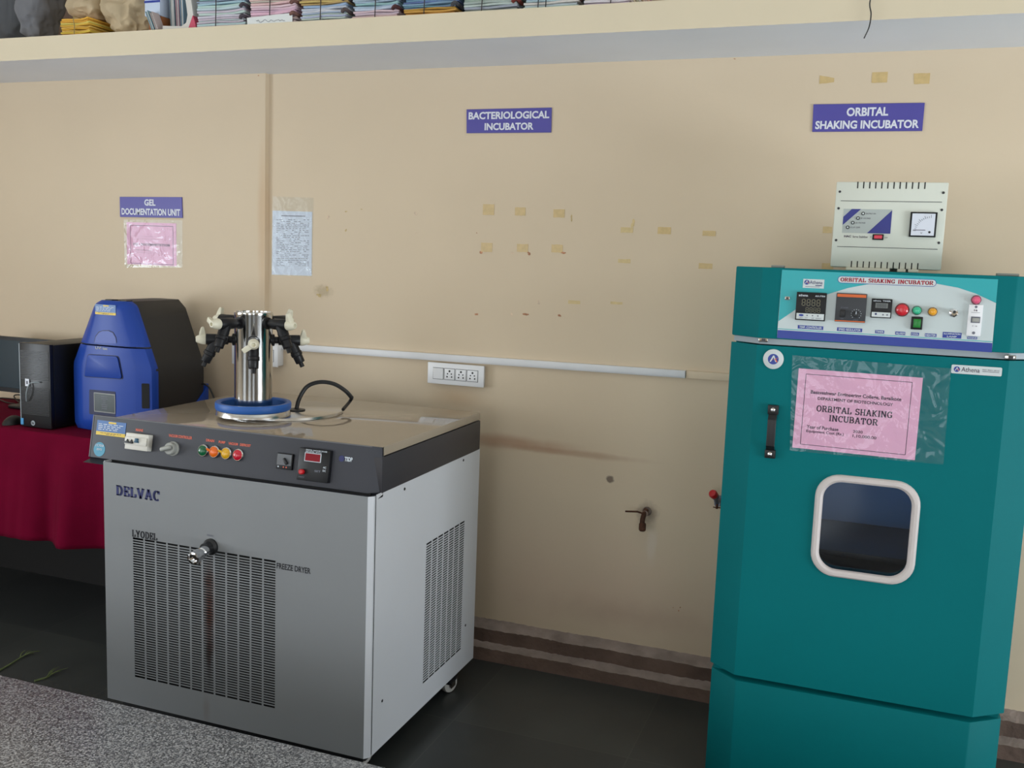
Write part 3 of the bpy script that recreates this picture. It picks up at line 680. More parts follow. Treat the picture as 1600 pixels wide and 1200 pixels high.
# vacuum control knob
M_knob = mat('grey_knob_plastic', (158, 158, 152), .35)
c = FP.px(271, 701)
m = MB(FP); o = FP.p(*c); m.lathe([(.021, 0), (.021, .004), (.018, .006), (.0175, .019), (.015, .021)], o, FP.N, M_knob, 24); k_ = m.build('vacuum_control_knob', dry)
Fk = Fr(FP.p(c[0], c[1], .024), FP.U*.9+FP.V*.3, FP.V*.9-FP.U*.3)
m = MB(Fk); m.box(-.022, .015, -.005, .008, -.002, .012, M_knob, .005, 3); m.build('pointer', k_)
# four pilot lamps
for (x, y, rgb, nm) in ((319, 704, (16, 96, 58), 'green'), (336.5, 706, (238, 110, 26), 'orange'), (355, 708.5, (226, 172, 34), 'yellow'), (373.5, 711, (196, 22, 48), 'red')):
    c = FP.px(x, y); o = FP.p(*c)
    m = MB(FP); m.lathe([(.0178, 0), (.0178, .006), (.016, .008), (.015, .008)], o, FP.N, M_chrome, 22); p = m.build('pilot_lamp', dry, label=nm+' pilot lamp')
    m = MB(FP); m.lathe([(.0152, .004), (.0150, .009), (.011, .014), (.005, .016)], o, FP.N, mat('lens_'+nm, rgb, .2, coat=.5), 20)
    if nm in ('orange', 'yellow'): m.lathe([(.004, 0), (.0035, .014), (.001, .018)], o+FP.N*.012+FP.U*-.004, FP.N*.5+FP.V*.4-FP.U*.6, mat('lens_'+nm, rgb), 8)
    m.build('lens', p)
M_orint = mat('orange_print', (214, 96, 70), .5)
for body, b in (('MAINS', (218, 672, 11.5, 4.2)), ('VACUUM CONTROLLER', (282, 682.3, 37, 4.6)), ('DRAIN', (328.5, 688.3, 13, 4.2)), ('PUMP', (347, 691, 10.5, 4.2)), ('VACUUM', (364.5, 693.4, 15, 4.2)), ('DEFROST', (383.5, 695.6, 17, 4.2))):
    m = MB(FP); m.text(body, cbox(FP, *b, .0006), .0006, M_orint, .04); m.build('panel_caption', dry)
# temperature controller dial and vacuum gauge
M_grpl = mat('grey_dial_plate', (98, 100, 104), .4)
b = cbox(FP, 444.3, 721, 25, 25, .008)
m = MB(FP); m.box(*b, 0, .008, M_blackgloss, .0015); p = m.build('timer_dial', dry)
u0, u1, v0, v1 = b; w = u1-u0; h = v1-v0
m = MB(FP); m.box(u0+w*.06, u1-w*.06, v0+h*.26, v1-h*.05, .008, .009, M_grpl); Fk = Fr(FP.p(u0+w*.62, v0+h*.52, .009), FP.U+FP.V*.8, FP.V-FP.U*.8)
m.build('dial_plate', p); m = MB(Fk); m.box(-.004, .004, -.010, .010, 0, .008, M_black, .002); m.build('dial_pointer', p)
m = MB(FP)
for q in (.15, .48, .66): m.flat(circ(u0+w*q, v0+h*.14, .0022, 8), .0085, M_orint if q > .4 else M_wtxt)
m.build('dial_lights', p)
b = cbox(FP, 489.6, 727, 49, 51, .016); u0, u1, v0, v1 = b; w = u1-u0; h = v1-v0
m = MB(FP); m.box(u0, u1, v0, v1, 0, .016, M_blackgloss, .002); p = m.build('vacuum_gauge', dry, label='black digital vacuum gauge')
M_redlcd = mat('red_display', (132, 8, 26), .5, spec=.2)
m = MB(FP); m.box(u0+w*.2, u0+w*.73, v0+h*.6, v0+h*.87, .016, .017, M_wtxt); m.box(u0+w*.225, u0+w*.705, v0+h*.62, v0+h*.85, .017, .0178, M_redlcd); m.build('display', p)
m = MB(FP); m.lathe([(.0075, 0), (.0075, .008), (.005, .010)], FP.p(u0+w*.17, v0+h*.26, .016), FP.N, M_red, 16); m.build('red_button', p)
for body, q, mt_ in (('DIGITAL VACUUM GAUGE', (.22, .9, .935, .975), M_wtxt), ('MODEL DVG', (.22, .72, .885, .92), M_wtxt), ('AC', (.82, .92, .44, .5), M_wtxt), ('DC', (.82, .92, .34, .4), M_wtxt), ('SET', (.56, .76, .3, .36), M_inkgrey), ('TEST', (.06, .26, .08, .11), M_inkgrey)):
    m = MB(FP); m.text(body, (u0+w*q[0], u0+w*q[1], v0+h*q[2], v0+h*q[3]), .0162, mt_, .02); m.build('gauge_lettering', p)
M_navy = mat('navy_print', (34, 40, 96), .5)
m = MB(FP); m.text('TSDP', FP.box(539, 713.5, 550.5, 722, .0006), .0006, M_wtxt, .04); q = FP.box(530, 712, 538, 721); m.flat(circ((q[0]+q[1])/2, (q[2]+q[3])/2, (q[1]-q[0])/2, 12), .0008, M_navy); m.build('maker_mark', dry)
# lettering on the front panel
m = MB(FF); m.slab('DELVAC', cbox(FF, 215.5, 770.5, 69, 17), .0002, M_navy, tk=.3, th=.11, gap=.2); m.build('front_lettering', dry)
m = MB(FF); m.slab('LYODEL', cbox(FF, 226, 836, 40, 11.5), .0002, mat('black_print', (26, 26, 34), .5), tk=.26, th=.1); m.build('front_lettering', dry)
m = MB(FF); m.text('FREEZE DRYER', cbox(FF, 459, 888, 53, 9), .0002, MATS['black_print'], .02); m.build('front_lettering', dry); m = MB(FF); m.text('DRAIN', cbox(FF, 328.5, 836.5, 10, 3), .0002, M_inkgrey, .03); m.build('front_lettering', dry)
# drain valve
o = FF.p(*FF.px(330, 854))
m = MB(FF); m.lathe([(.024, 0), (.024, .006), (.018, .012), (.017, .03)], o, FF.N, M_black, 20); p = m.build('drain_valve', dry)
m = MB(FF); ax = V((.12, -1, -.08)); m.lathe([(.012, .01), (.0125, .03), (.015, .032), (.015, .05), (.0125, .053), (.0125, .06), (.0175, .064), (.0185, .09), (.0175, .094), (.013, .095), (.0115, .085)], o, ax, M_chrome, 24); m.build('chrome_barrel', p, label='chrome drain barrel')
m = MB(FF); q = o+ax*.06; m.tube([q, q+V((0, 0, -.028))], .004, M_chrome, 8, 1); m.build('release_lever', p)

# round steel plate on the worktop, hose
c0 = onZ(443, 640, ZT+.006); rD = (onZ(540, 640, ZT+.006)-onZ(345, 640, ZT+.006)).length/2*.97
cm = onZ(396, 641, ZT+.022)
m = MB(); m.lathe([(rD*.985, 0), (rD, .001), (rD*.99, .0085), (rD*.98, .0095)], (c0.x, c0.y, ZT), (0, 0, 1), M_satin, 72)
m.build('round_steel_plate', label='wide round steel plate under the manifold on the freeze dryer top', category='plate')
hp = [onZ(463, 641, ZT+.01), onZ(468, 641, ZT+.02)]
hy = hp[0].y
m = MB(); ph = [(463, 642), (468, 622), (480, 604), (500, 597), (522, 600), (540, 611), (550, 622)]
pts = [onY(x, y, hy+.02*i) for i, (x, y) in enumerate(ph)]
end = onZ(536, 642, ZT+.013)
pts[0] = V((pts[0].x, pts[0].y, ZT+.0135)); m.tube(pts, .0068, M_black, 10); m.tube([pts[-1], onY(546, 628, pts[-1].y), V((end.x, end.y, ZT+.0175))], .0055, M_black, 10, 1)
m.lathe([(.028, 0), (.028, .003), (.02, .005)], (pts[0].x, pts[0].y, ZT+.0102), (0, 0, 1), M_black, 20)
m.build('hose', label='black rubber hose arching up from the steel plate', category='hose')

# ------------------------------------------------------------------ drying manifold
zt = onY(397, 487, cm.y).z; R_ = (onZ(423, 600, 1)-onZ(371, 600, 1)).length/2
q1 = onY(371, 560, cm.y); q2 = onY(423, 560, cm.y); R_ = (q2-q1).length/2*.94
zp = ZT+.0095
man = thing('drying_manifold', 'shiny steel cylinder manifold with black valves and blue gasket on freeze dryer', 'manifold', (cm.x, cm.y, zp))
r1, r2 = onY(345, 640, cm.y), onY(447, 640, cm.y); RR = (r2-r1).length/2*.94
m = MB(); m.lathe([(RR*.98, 0), (RR, .001), (RR*.975, .016), (RR*.96, .018), (R_*.98, .018)], (cm.x, cm.y, zp), (0, 0, 1), M_satin, 64); m.build('flange', man, label='polished steel flange')
M_blue = mat('blue_rubber_gasket', (34, 92, 170), .45)
m = MB(); m.lathe([(RR*.86, .018), (RR*1.0, .018), (RR*1.015, .022), (RR*1.015, .036), (RR*1.0, .040), (RR*.9, .040), (RR*.86, .036), (RR*.86, .018)], (cm.x, cm.y, zp), (0, 0, 1), M_blue, 64, False, False); m.build('gasket', man, label='blue rubber ring gasket')
H = zt-zp
m = MB(); m.lathe([(R_, .018), (R_, H-.012), (R_*1.012, H-.010), (R_*1.012, H-.002), (R_*.98, H), (R_*.90, H), (R_*.88, H-.02), (R_*.3, H-.02)], (cm.x, cm.y, zp), (0, 0, 1), M_steel, 64); m.build('cylinder', man, label='polished steel cylinder')
M_rub = mat('black_rubber', (18, 18, 22), .42, spec=.35); M_ivory = mat('ivory_plastic', (224, 218, 196), .4)
toC = V((CAM.x-cm.x, CAM.y-cm.y, 0)).normalized(); rt = V((-toC.y, toC.x, 0))
for (a, tier, fin) in ((225, 0, 20), (315, 0, 75), (135, 0, 70), (45, 0, 70), (180, 1, 85), (270, 1, 325), (0, 1, 60), (90, 1, 60)):
    an = math.radians(a); ax = (rt*math.cos(an)-toC*math.sin(an)); up = V((0, 0, 1)); sd = ax.cross(up)
    o = V((cm.x, cm.y, zt-(.032 if tier == 0 else .086)))
    m = MB(); m.lathe([(.019, R_-.004), (.018, R_+.005), (.0105, R_+.007), (.0105, R_+.016), (.0155, R_+.018), (.0155, R_+.026), (.0168, R_+.028), (.0168, R_+.080), (.0155, R_+.082)], o, ax, M_rub, 18); v = m.build('valve', man, label='black rubber valve with ivory knob')
    e = o+ax*(R_+.082)
    m = MB(); m.lathe([(.0150, 0), (.0165, .003), (.0150, .013), (.0105, .026), (.008, .029), (.006, .029), (.004, .022)], e, ax, M_ivory, 18)
    fd = up*math.sin(math.radians(fin))+sd*math.cos(math.radians(fin))
    mm = MB(Fr(e+ax*.006, ax, fd)); mm.prism([(-.005, 0), (.016, 0), (.0125, .022), (.008, .036), (.003, .038), (-.001, .036), (-.005, .018)], -.0075, .0075, M_ivory, .003)
    m.raw(mm.v, mm.f, M_ivory, world=True); m.build('valve_knob', v, label='ivory knob')
    nz = o+ax*(R_+.052); dd = (ax*.42-up*.9).normalized() if a != 270 else (ax*.25-up*.97).normalized()
    m = MB(); m.lathe([(.016, .002), (.016, .040), (.0178, .042), (.0178, .051), (.015, .053), (.0145, .074), (.013, .076), (.007, .076), (.007, .090)], nz, dd, M_rub, 16); m.build('nozzle', v)

# ================================================================== orbital shaking incubator
M_teal = mat('teal_powder_coat', (1, 108, 112), .58, spec=.12, var=.02, vscale=5, bump=.03, bscale=400)
M_teal2 = mat('teal_overlay_print', (34, 166, 172), .35); M_ovw = mat('pale_grey_overlay', (198, 208, 208), .35); M_ovb = mat('blue_overlay_stripe', (36, 58, 148), .35)
IX0, IX1, ICX, IYF, IYS, IYB = -.335, .399, .0, -.66, -.60, -.11
fx0, fx1 = -.262, .322
inc = thing('shaking_incubator', 'tall teal orbital shaking incubator with window door and control panel', 'incubator', ((IX0+IX1)/2, -.36, FL))
def plan(dx=0, dyf=0, y1=IYB): return [(fx0+dx, IYF+dyf), (fx1-dx, IYF+dyf), (IX1-dx, IYS+dyf), (IX1-dx, y1), (IX0+dx, y1), (IX0+dx, IYS+dyf)]
m = MB(); m.prism(plan(.004, .004), FL+.03, .385, M_teal, .003); m.build('lower_cabinet', inc)
m = MB()
m.box(IX0+.012, IX1-.012, -.598, IYB, .386, .60, M_teal); m.box(IX0+.012, IX1-.012, -.598, IYB, 1.06, 1.298, M_teal)
m.box(IX0+.012, -.19, -.598, IYB, .60, 1.06, M_teal); m.box(.26, IX1-.012, -.598, IYB, .60, 1.06, M_teal); m.box(-.19, .26, -.13, IYB, .60, 1.06, M_teal)
m.build('cabinet', inc)
M_chamber = mat('chamber_pale_blue_wall', (160, 196, 232), .5); M_chdark = mat('chamber_dark_tray', (34, 36, 39), .5)
m = MB(); m.box(-.189, .259, -.14, -.132, .60, 1.06, M_chamber); m.box(-.189, .259, -.55, -.14, .60, .66, M_chdark); m.box(-.17, .24, -.5, -.16, .72, .735, M_chdark, .003)
m.box(-.189, -.186, -.58, -.14, .60, 1.06, M_chamber); m.box(.256, .259, -.58, -.14, .60, 1.06, M_chamber); m.box(-.189, .259, -.58, -.14, 1.055, 1.059, M_chamber); m.build('shaker_chamber', inc)
m = MB(); m.tube([V((-.15, -.155, .957)), V((.22, -.155, .957))], .004, mat('chamber_lamp_tube', (235, 242, 255), .4, emit=((180, 215, 255), 3.2)), 8, 1); m.build('illumination_lamp', inc)
m = MB(); m.prism(plan(0, 0), 1.312, 1.493, M_teal, .003); m.build('control_housing', inc)
M_strip = mat('silver_grey_gasket', (150, 160, 166), .4); m = MB(); m.prism(plan(.006, .006), 1.297, 1.312, M_strip); m.build('gasket_strip', inc)
for (x, y) in ((1193, 531), (1578, 558)):
    q = FI.px(x, y, -.005); m = MB(FI); m.box(q[0]-.012, q[0]+.012, q[1]-.005, q[1]+.005, -.008, .004, M_steel, .001); m.box(q[0]-.004, q[0]+.006, q[1]-.004, q[1]+.004, .004, .006, M_screw); m.build('hinge', inc)
for (x0, x1) in ((1205, 1225), (1557, 1591)):
    a = onY(x0, 430, -.4).x; b = onY(x1, 430, -.4).x; m = MB(); m.box(a, b, -.42, -.38, 1.493, 1.5, M_knob, .002); m.build('lifting_lug', inc)
for x in (IX0+.06, IX1-.06):
    for y in (IYS+.03, IYB-.05):
        m = MB(); m.lathe([(.022, 0), (.025, .004), (.022, .03)], (x, y, FL), (0, 0, 1), M_black, 14); m.build('foot', inc)
# door with a rounded window opening
wl = FI.px(1268, 820)[0]; P = [FI.px(*q) for q in ((1278, 737), (1443, 757), (1425, 917), (1264, 893))]
w0 = FI.px(1270, 820)[0]; w1 = FI.px(1434, 838)[0]; v1 = FI.px(1360, 746.5)[1]; v0 = FI.px(1345, 907)[1]
D0, D1 = .402, 1.294
def door():
    m = MB(FI); k = 8; inn = rrect(w0+.012, w1-.012, v0+.012, v1-.012, .05, k); outc = [(fx1, D1), (fx0, D1), (fx0, D0), (fx1, D0)]
    N = len(inn); vs = [V((*q, 0)) for q in inn]+[V((*q, 0)) for q in outc]+[V((*q, -.06)) for q in inn]; fs = []
    for c in range(4):
        for i in range(k): fs.append((c*(k+1)+i, c*(k+1)+i+1, N+c))
        a = c*(k+1)+k; b = (a+1) % N; fs.append((a, b, N+(c+1) % 4, N+c))
    for i in range(N): fs.append((i, N+4+i, N+4+(i+1) % N, (i+1) % N))
    m.raw(vs, fs, M_teal)
    y = -(IYS-IYF)
    for a, b in (((fx1, 0), (IX1, y)), ((IX1, y), (IX1-.0, y-.0))):
        pass
    # chamfered sides, returns, top and bottom
    def q4(p): m.raw([V(x) for x in p], [(0, 1, 2, 3)], M_teal)
    q4([(fx1, D0, 0), (IX1, D0, y), (IX1, D1, y), (fx1, D1, 0)]); q4([(IX0, D0, y), (fx0, D0, 0), (fx0, D1, 0), (IX0, D1, y)])
    for z in (D0, D1): m.raw([V(x) for x in ((fx0, z, 0), (fx1, z, 0), (IX1, z, y), (IX0, z, y))], [(0, 1, 2, 3)], M_teal)
    for x in (IX0, IX1): q4([(x, D0, y), (x, D0, y-.002), (x, D1, y-.002), (x, D1, y)])
    return m.build('door', inc, recalc=False)
dr = door()
M_gask = mat('pale_grey_rubber_frame', (206, 196, 192), .5)
m = MB(FI); A = lambda g, r: rrect(w0+g, w1-g, v0+g, v1-g, r, 8)
lo = [(A(0, .06), 0), (A(.002, .058), .006), (A(.006, .056), .009), (A(.013, .05), .009), (A(.018, .045), .005), (A(.020, .044), -.004)]
m.grid([[FI.p(q[0], q[1], n) for q in L_] for L_, n in lo], M_gask, close=True); m.build('window_gasket', dr, label='pale rubber window frame')
def glass_material():
    m = bpy.data.materials.new('tinted_glass'); m.use_nodes = True; nt = m.node_tree; L = nt.links; nt.nodes.remove(nt.nodes['Principled BSDF'])
    tr = nt.nodes.new('ShaderNodeBsdfTransparent'); tr.inputs[0].default_value = (.86, .89, .93, 1)
    gl = nt.nodes.new('ShaderNodeBsdfGlossy'); gl.inputs['Roughness'].default_value = .02
    fr = nt.nodes.new('ShaderNodeFresnel'); fr.inputs[0].default_value = 1.52; mx = nt.nodes.new('ShaderNodeMixShader')
    L.new(fr.outputs[0], mx.inputs[0]); L.new(tr.outputs[0], mx.inputs[1]); L.new(gl.outputs[0], mx.inputs[2]); L.new(mx.outputs[0], nt.nodes['Material Output'].inputs[0]); return m
m = MB(FI); m.prism(A(.018, .046), -.007, -.003, glass_material()); m.build('window_glass', dr)
m = MB(FI); q = FI.px(1408, 899); m.text('Q', (q[0]-.005, q[0]+.005, q[1]-.005, q[1]+.005), -.0025, M_ovb, .02); m.build('glass_mark', dr)
# handle
m = MB(FI); q = FI.px(1206, 676); hb = FI.box(1197, 634, 1214, 650, .01)
u0, u1 = q[0]-.0125, q[0]+.0125; z1 = FI.px(1206, 633, .01)[1]; z0 = FI.px(1202, 716, .01)[1]
ha = MB(FI); ha.box(u0-.001, u1+.001, z1-.024, z1, 0, .012, M_black, .002); ha.box(u0-.001, u1+.001, z0, z0+.022, 0, .012, M_black, .002)
pr = MB(); pr.prism([(z0+.016, .006), (z0+.034, .026), (z1-.036, .026), (z1-.018, .006), (z1-.03, .006), (z1-.04, .018), (z0+.038, .018), (z0+.028, .006)], u0+.002, u1-.002, M_black, .0015)
ha.raw([FI.p(p.z, p.x, p.y) for p in pr.v], pr.f, M_black, world=True); h_ = ha.build('door_handle', dr)
m = MB(FI)
for z in (z1-.012, z0+.011): m.lathe([(.006, .012), (.006, .014), (.002, .0155)], FI.p(q[0], z), FI.N, M_chrome, 14)
m.build('handle_screws', h_)
# emblem and name plate
M_emb = mat('emblem_pale', (206, 212, 212), .4); M_ora = mat('emblem_orange', (222, 96, 50), .4)
c = FI.px(1208.5, 561)
def emblem(m, c, s, n):
    m.prism(circ(*c, .0135*s, 28), n, n+.0006, M_ovb)
    P = lambda a: [(c[0]+x*.01*s, c[1]+y*.01*s) for x, y in a]
    m.flat(P([(-.9, -.7), (-.55, -.7), (.05, .45), (.55, -.7), (.9, -.7), (.2, .95), (-.1, .95)]), n+.0012, M_emb)
    m.flat(P([(-.6, -.35), (1.1, .35), (1.25, .5), (-.1, -.1)]), n+.0016, M_ora); m.flat(P([(.4, .0), (.9, -.75), (1.1, -.6), (.6, .2)]), n+.0018, M_ora)
m = MB(FI); m.lathe([(.0255, 0), (.0255, .003), (.024, .004)], FI.p(*c), FI.N, M_emb, 36); emblem(m, c, 1, .004); m.build('round_emblem', dr, label='round white emblem with blue disc')
b = FI.box(1487, 571, 1565, 585); m = MB(FI); u0, u1, v0, v1 = b; pb = FI.px(1487, 577); pe = FI.px(1565, 580.5)
m.prism(rrect(u0, u1, (pb[1]+pe[1])/2-.0105, (pb[1]+pe[1])/2+.0105, .003), 0, .002, M_emb); vm = (pb[1]+pe[1])/2
emblem(m, (u0+.012, vm), .5, .002); m.text('Athena', (u0+.022, u0+.062, vm-.005, vm+.006), .002, M_ink); m.text('ISO 9001:2015', (u0+.068, u1-.006, vm+.001, vm+.004), .002, M_ink); m.box(u0+.068, u1-.006, vm-.002, vm-.001, .002, .0024, M_ink)
m.build('name_plate', dr)
# control overlay
ov = MB(FI); px = lambda *q: FI.px(*q)
BL, BR, TR, TL = px(1214, 528), px(1549.5, 550.5), px(1559.5, 436.5), px(1222, 421.5)
ov.prism([BL, BR, TR, TL], 0, .001, M_ovw)
arcp = [px(*q) for q in ((1216.3, 502), (1242.5, 484), (1268, 470.5), (1292, 460), (1325, 450), (1354, 444.5), (1380, 442), (1430, 441.5), (1462, 443), (1497, 449.5), (1524, 458.5), (1556.2, 473.5))]
ov.prism(arcp+[TR, TL], .001, .0014, M_teal2)
ov.prism([BL, BR, px(1550.5, 536), px(1215.2, 515.5)], .001, .0014, M_ovb); ov.prism([px(1215.3, 514), px(1550.6, 534.5), px(1550.7, 533.4), px(1215.4, 513)], .001, .0014, M_teal2)
ovo = ov.build('control_overlay', inc, label='teal and white printed control overlay')
M_maroon = mat('maroon_print', (176, 26, 54), .5)
s0, s1 = px(1309, 436), px(1463, 443); mid = (s0[1]+s1[1])/2
m = MB(FI); m.prism(rrect(s0[0], s1[0], mid-.0088, mid+.0088, .0088), .0014, .0018, M_ovb); m.prism(rrect(s0[0]+.0012, s1[0]-.0012, mid-.0076, mid+.0076, .0076), .0018, .0021, M_emb)
m.slab('ORBITAL SHAKING INCUBATOR', (s0[0]+.006, s1[0]-.006, mid-.0052, mid+.0052), .0021, M_maroon, tk=.24, th=.1); m.build('title_strip', ovo)
b = cbox(FI, 1271.3, 443.3, 33, 14); u0, u1, v0, v1 = b
m = MB(FI); m.box(u0, u1, v0, v1, .0014, .0022, M_emb); emblem(m, (u0+.009, (v0+v1)/2+.003), .45, .0022); m.text('Athena', (u0+.016, u1-.004, (v0+v1)/2-.001, (v0+v1)/2+.008), .0022, M_navy); m.box(u0+.03, u1-.005, v0+.006, v0+.008, .0022, .0026, M_navy); m.box(u0+.006, u1-.01, v0+.003, v0+.004, .0022, .0026, M_inkgrey); m.build('maker_label', ovo)
m = MB(FI); c = px(1230.5, 466); m.box(c[0]-.006, c[0]+.006, c[1]-.0045, c[1]+.0045, .001, .005, M_chrome, .001); m.lathe([(.003, .005), (.002, .008)], FI.p(*c), FI.N, M_screw, 10); m.build('key_socket', ovo)
M_seg = mat('lcd_segment_olive', (120, 116, 92), .4)
def seg8(m, u, v, w, h, n, mt, t=.0011):
    g = t*.6
    for (x, y) in ((0, 0), (0, h/2), (0, h)): m.flat([(u+g, v+y-t/2), (u+w-g, v+y-t/2), (u+w-g, v+y+t/2), (u+g, v+y+t/2)], n, mt)
    for x in (0, w):
        for y in (0, h/2): m.flat([(u+x-t/2, v+y+g), (u+x+t/2, v+y+g), (u+x+t/2, v+y+h/2-g), (u+x-t/2, v+y+h/2-g)], n, mt)
# temperature controller
b = cbox(FI, 1267, 479, 47, 44, .01); u0, u1, v0, v1 = b; w = u1-u0; h = v1-v0
m = MB(FI); m.box(u0, u1, v0, v1, .001, .010, M_blackgloss, .001); p = m.build('temperature_controller', inc)
m = MB(FI); m.box(u0+w*.04, u1-w*.04, v0+h*.04, v0+h*.25, .010, .0108, M_emb, .0003); n = .0108
m.flat([(u0+w*.2+.006*math.cos(k*.5236), v0+h*.18+.0028*math.sin(k*.5236)) for k in range(12)], n+.0006, M_ovb)
for q in (.4, .58, .76): m.flat(circ(u0+w*q, v0+h*.18, .0018, 8), n+.0006, M_inkgrey)
m.text('SET    ▼      ▲   RESET'.replace('▼', 'AT').replace('▲', 'UP'), (u0+w*.15, u1-w*.12, v0+h*.07, v0+h*.11), n, M_inkgrey); m.build('key_strip', p)
m = MB(FI)
for k in range(4): seg8(m, u0+w*(.2+.165*k), v0+h*.53, w*.1, h*.22, .0106, M_seg, .0014); seg8(m, u0+w*(.34+.13*k), v0+h*.3, w*.085, h*.16, .0106, M_seg, .001)
m.text('athena', (u0+w*.07, u0+w*.38, v0+h*.85, v0+h*.93), .0102, M_wtxt, .02); m.text('AH-7704', (u0+w*.62, u0+w*.95, v0+h*.85, v0+h*.91), .0102, M_wtxt, .02); m.build('display', p)
# speed regulator
M_sreg = mat('dark_grey_regulator', (52, 54, 58), .45); M_oran = mat('orange_band', (214, 100, 42), .45)
b = cbox(FI, 1329.5, 481, 48, 45, .01); u0, u1, v0, v1 = b; w = u1-u0; h = v1-v0
m = MB(FI); m.box(u0, u1, v0, v1, .001, .010, M_sreg, .001); m.box(u0+w*.03, u1-w*.03, v1-h*.13, v1-h*.03, .010, .0106, M_oran); m.box(u0+w*.01, u1-w*.01, v0+h*.015, v0+h*.05, .010, .0106, M_oran); p = m.build('speed_regulator', inc)
m = MB(FI); m.box(u0+w*.16, u0+w*.33, v0+h*.17, v0+h*.42, .010, .014, M_black, .001); m.build('rocker_switch', p)
m = MB(FI); cc = (u0+w*.69, v0+h*.29); m.lathe([(.0075, .010), (.007, .020), (.006, .021)], FI.p(*cc), FI.N, M_black, 18); m.box(cc[0]-.0008, cc[0]+.0008, cc[1], cc[1]+.007, .021, .0214, M_wtxt); m.build('speed_knob', p)
m = MB(FI)
for k in range(11): a = math.radians(-45+27*k); x, y = cc[0]+.0115*math.cos(a), cc[1]+.0115*math.sin(a); m.flat(circ(x, y, .0009, 6), .0105, M_wtxt)
m.text('ON', (u0+w*.2, u0+w*.28, v0+h*.09, v0+h*.125), .0101, M_inkgrey); m.text('SPEED', (u0+w*.6, u0+w*.78, v0+h*.07, v0+h*.105), .0101, M_inkgrey); m.text('POWER', (u0+w*.18, u0+w*.42, v0+h*.48, v0+h*.515), .0101, M_inkgrey); m.build('regulator_marks', p)
# timer
b = cbox(FI, 1377.3, 482, 32.5, 30, .009); u0, u1, v0, v1 = b; w = u1-u0; h = v1-v0
m = MB(FI); m.box(u0, u1, v0, v1, .001, .009, M_blackgloss, .001); p = m.build('timer', inc)
m = MB(FI); m.box(u0+w*.05, u1-w*.05, v0+h*.05, v0+h*.3, .009, .0098, M_emb); m.flat(circ(u0+w*.25, v0+h*.2, .0025, 10), .0104, M_navy); m.flat(circ(u0+w*.6, v0+h*.18, .002, 8), .0104, M_inkgrey); m.flat(circ(u0+w*.8, v0+h*.18, .002, 8), .0104, M_inkgrey); m.build('key_strip', p)
M_lcd = mat('lcd_grey', (104, 108, 106), .3)
m = MB(FI); m.box(u0+w*.2, u0+w*.8, v0+h*.52, v0+h*.78, .009, .0095, M_lcd); m.text('athena  TIMER', (u0+w*.08, u0+w*.92, v0+h*.86, v0+h*.93), .0092, M_wtxt, .02)
for k in range(4): seg8(m, u0+w*(.28+.12*k), v0+h*.56, w*.07, h*.17, .0099, M_sreg, .0008)
m.build('display', p)
# lamps, buttons
def lamp(x, y, r, rgb, nm, lab):
    c = px(x, y); m = MB(FI); m.lathe([(r, .001), (r, .006), (r*.9, .009), (r*.82, .009)], FI.p(*c), FI.N, mat('bezel_'+lab, tuple(int(k*.55) for k in rgb), .35), 26); p = m.build(nm, inc, label=lab)
    m = MB(FI); m.lathe([(r*.84, .006), (r*.82, .011), (r*.6, .0145), (r*.3, .0155)], FI.p(*c), FI.N, mat('lens_'+lab, rgb, .25, coat=.4), 24); m.build('lens', p)
lamp(1409.5, 484, .0165, (206, 40, 52), 'alarm_lamp', 'large red lamp'); lamp(1432.5, 485, .0112, (58, 186, 142), 'cool_lamp', 'green lamp'); lamp(1457, 487, .0108, (234, 162, 22), 'heater_lamp', 'orange lamp'); lamp(1525, 468.5, .0112, (226, 84, 122), 'fuse_holder', 'pink fuse holder')
b = cbox(FI, 1432.5, 505, 18, 20, .008); u0, u1, v0, v1 = b
m = MB(FI); m.box(u0, u1, v0, v1, .001, .008, M_blackgloss, .001); p = m.build('mains_switch', inc); m = MB(FI); m.box(u0+.005, u1-.004, v0+.005, v1-.005, .008, .012, mat('green_rocker', (24, 124, 44), .3), .001); m.build('green_rocker', p)
c = px(1490, 489); m = MB(FI); m.lathe([(.0105, .001), (.0105, .004), (.006, .006), (.006, .011)], FI.p(*c), FI.N, M_chrome, 6); p = m.build('toggle_switch', inc); m = MB(FI); m.lathe([(.0028, .01), (.0035, .024), (.002, .027)], FI.p(*c), FI.N+FI.V*.15, M_screw, 10); m.build('toggle_lever', p)
a, d = px(1524.5, 476, .006), px(1521.5, 525, .006); u0, u1 = (a[0]+d[0])/2-.0155, (a[0]+d[0])/2+.0155; v0, v1 = d[1], a[1]; w = u1-u0; h = v1-v0
m = MB(FI); m.box(u0, u1, v0, v1, .001, .008, M_white, .001); p = m.build('miniature_breaker', inc)
m = MB(FI); m.box(u0+w*.22, u0+w*.86, v0+h*.42, v0+h*.62, .008, .009, M_inkgrey); m.box(u0+w*.3, u0+w*.8, v0+h*.45, v0+h*.58, .009, .014, M_knob, .001); m.build('breaker_lever', p)
m = MB(FI); m.flat(circ(u0+w*.5, v0+h*.93, .003, 10), .0085, M_inkgrey); m.text('16', (u0+w*.38, u0+w*.62, v0+h*.79, v0+h*.85), .0082, M_ink, .03); m.box(u0+w*.2, u0+w*.8, v0+h*.745, v0+h*.755, .008, .0084, M_inkgrey); m.text('C 16', (u0+w*.35, u0+w*.7, v0+h*.3, v0+h*.34), .0082, M_ink); m.flat(circ(u0+w*.5, v0+h*.1, .0035, 10), .0085, M_inkgrey); m.build('breaker_marks', p)
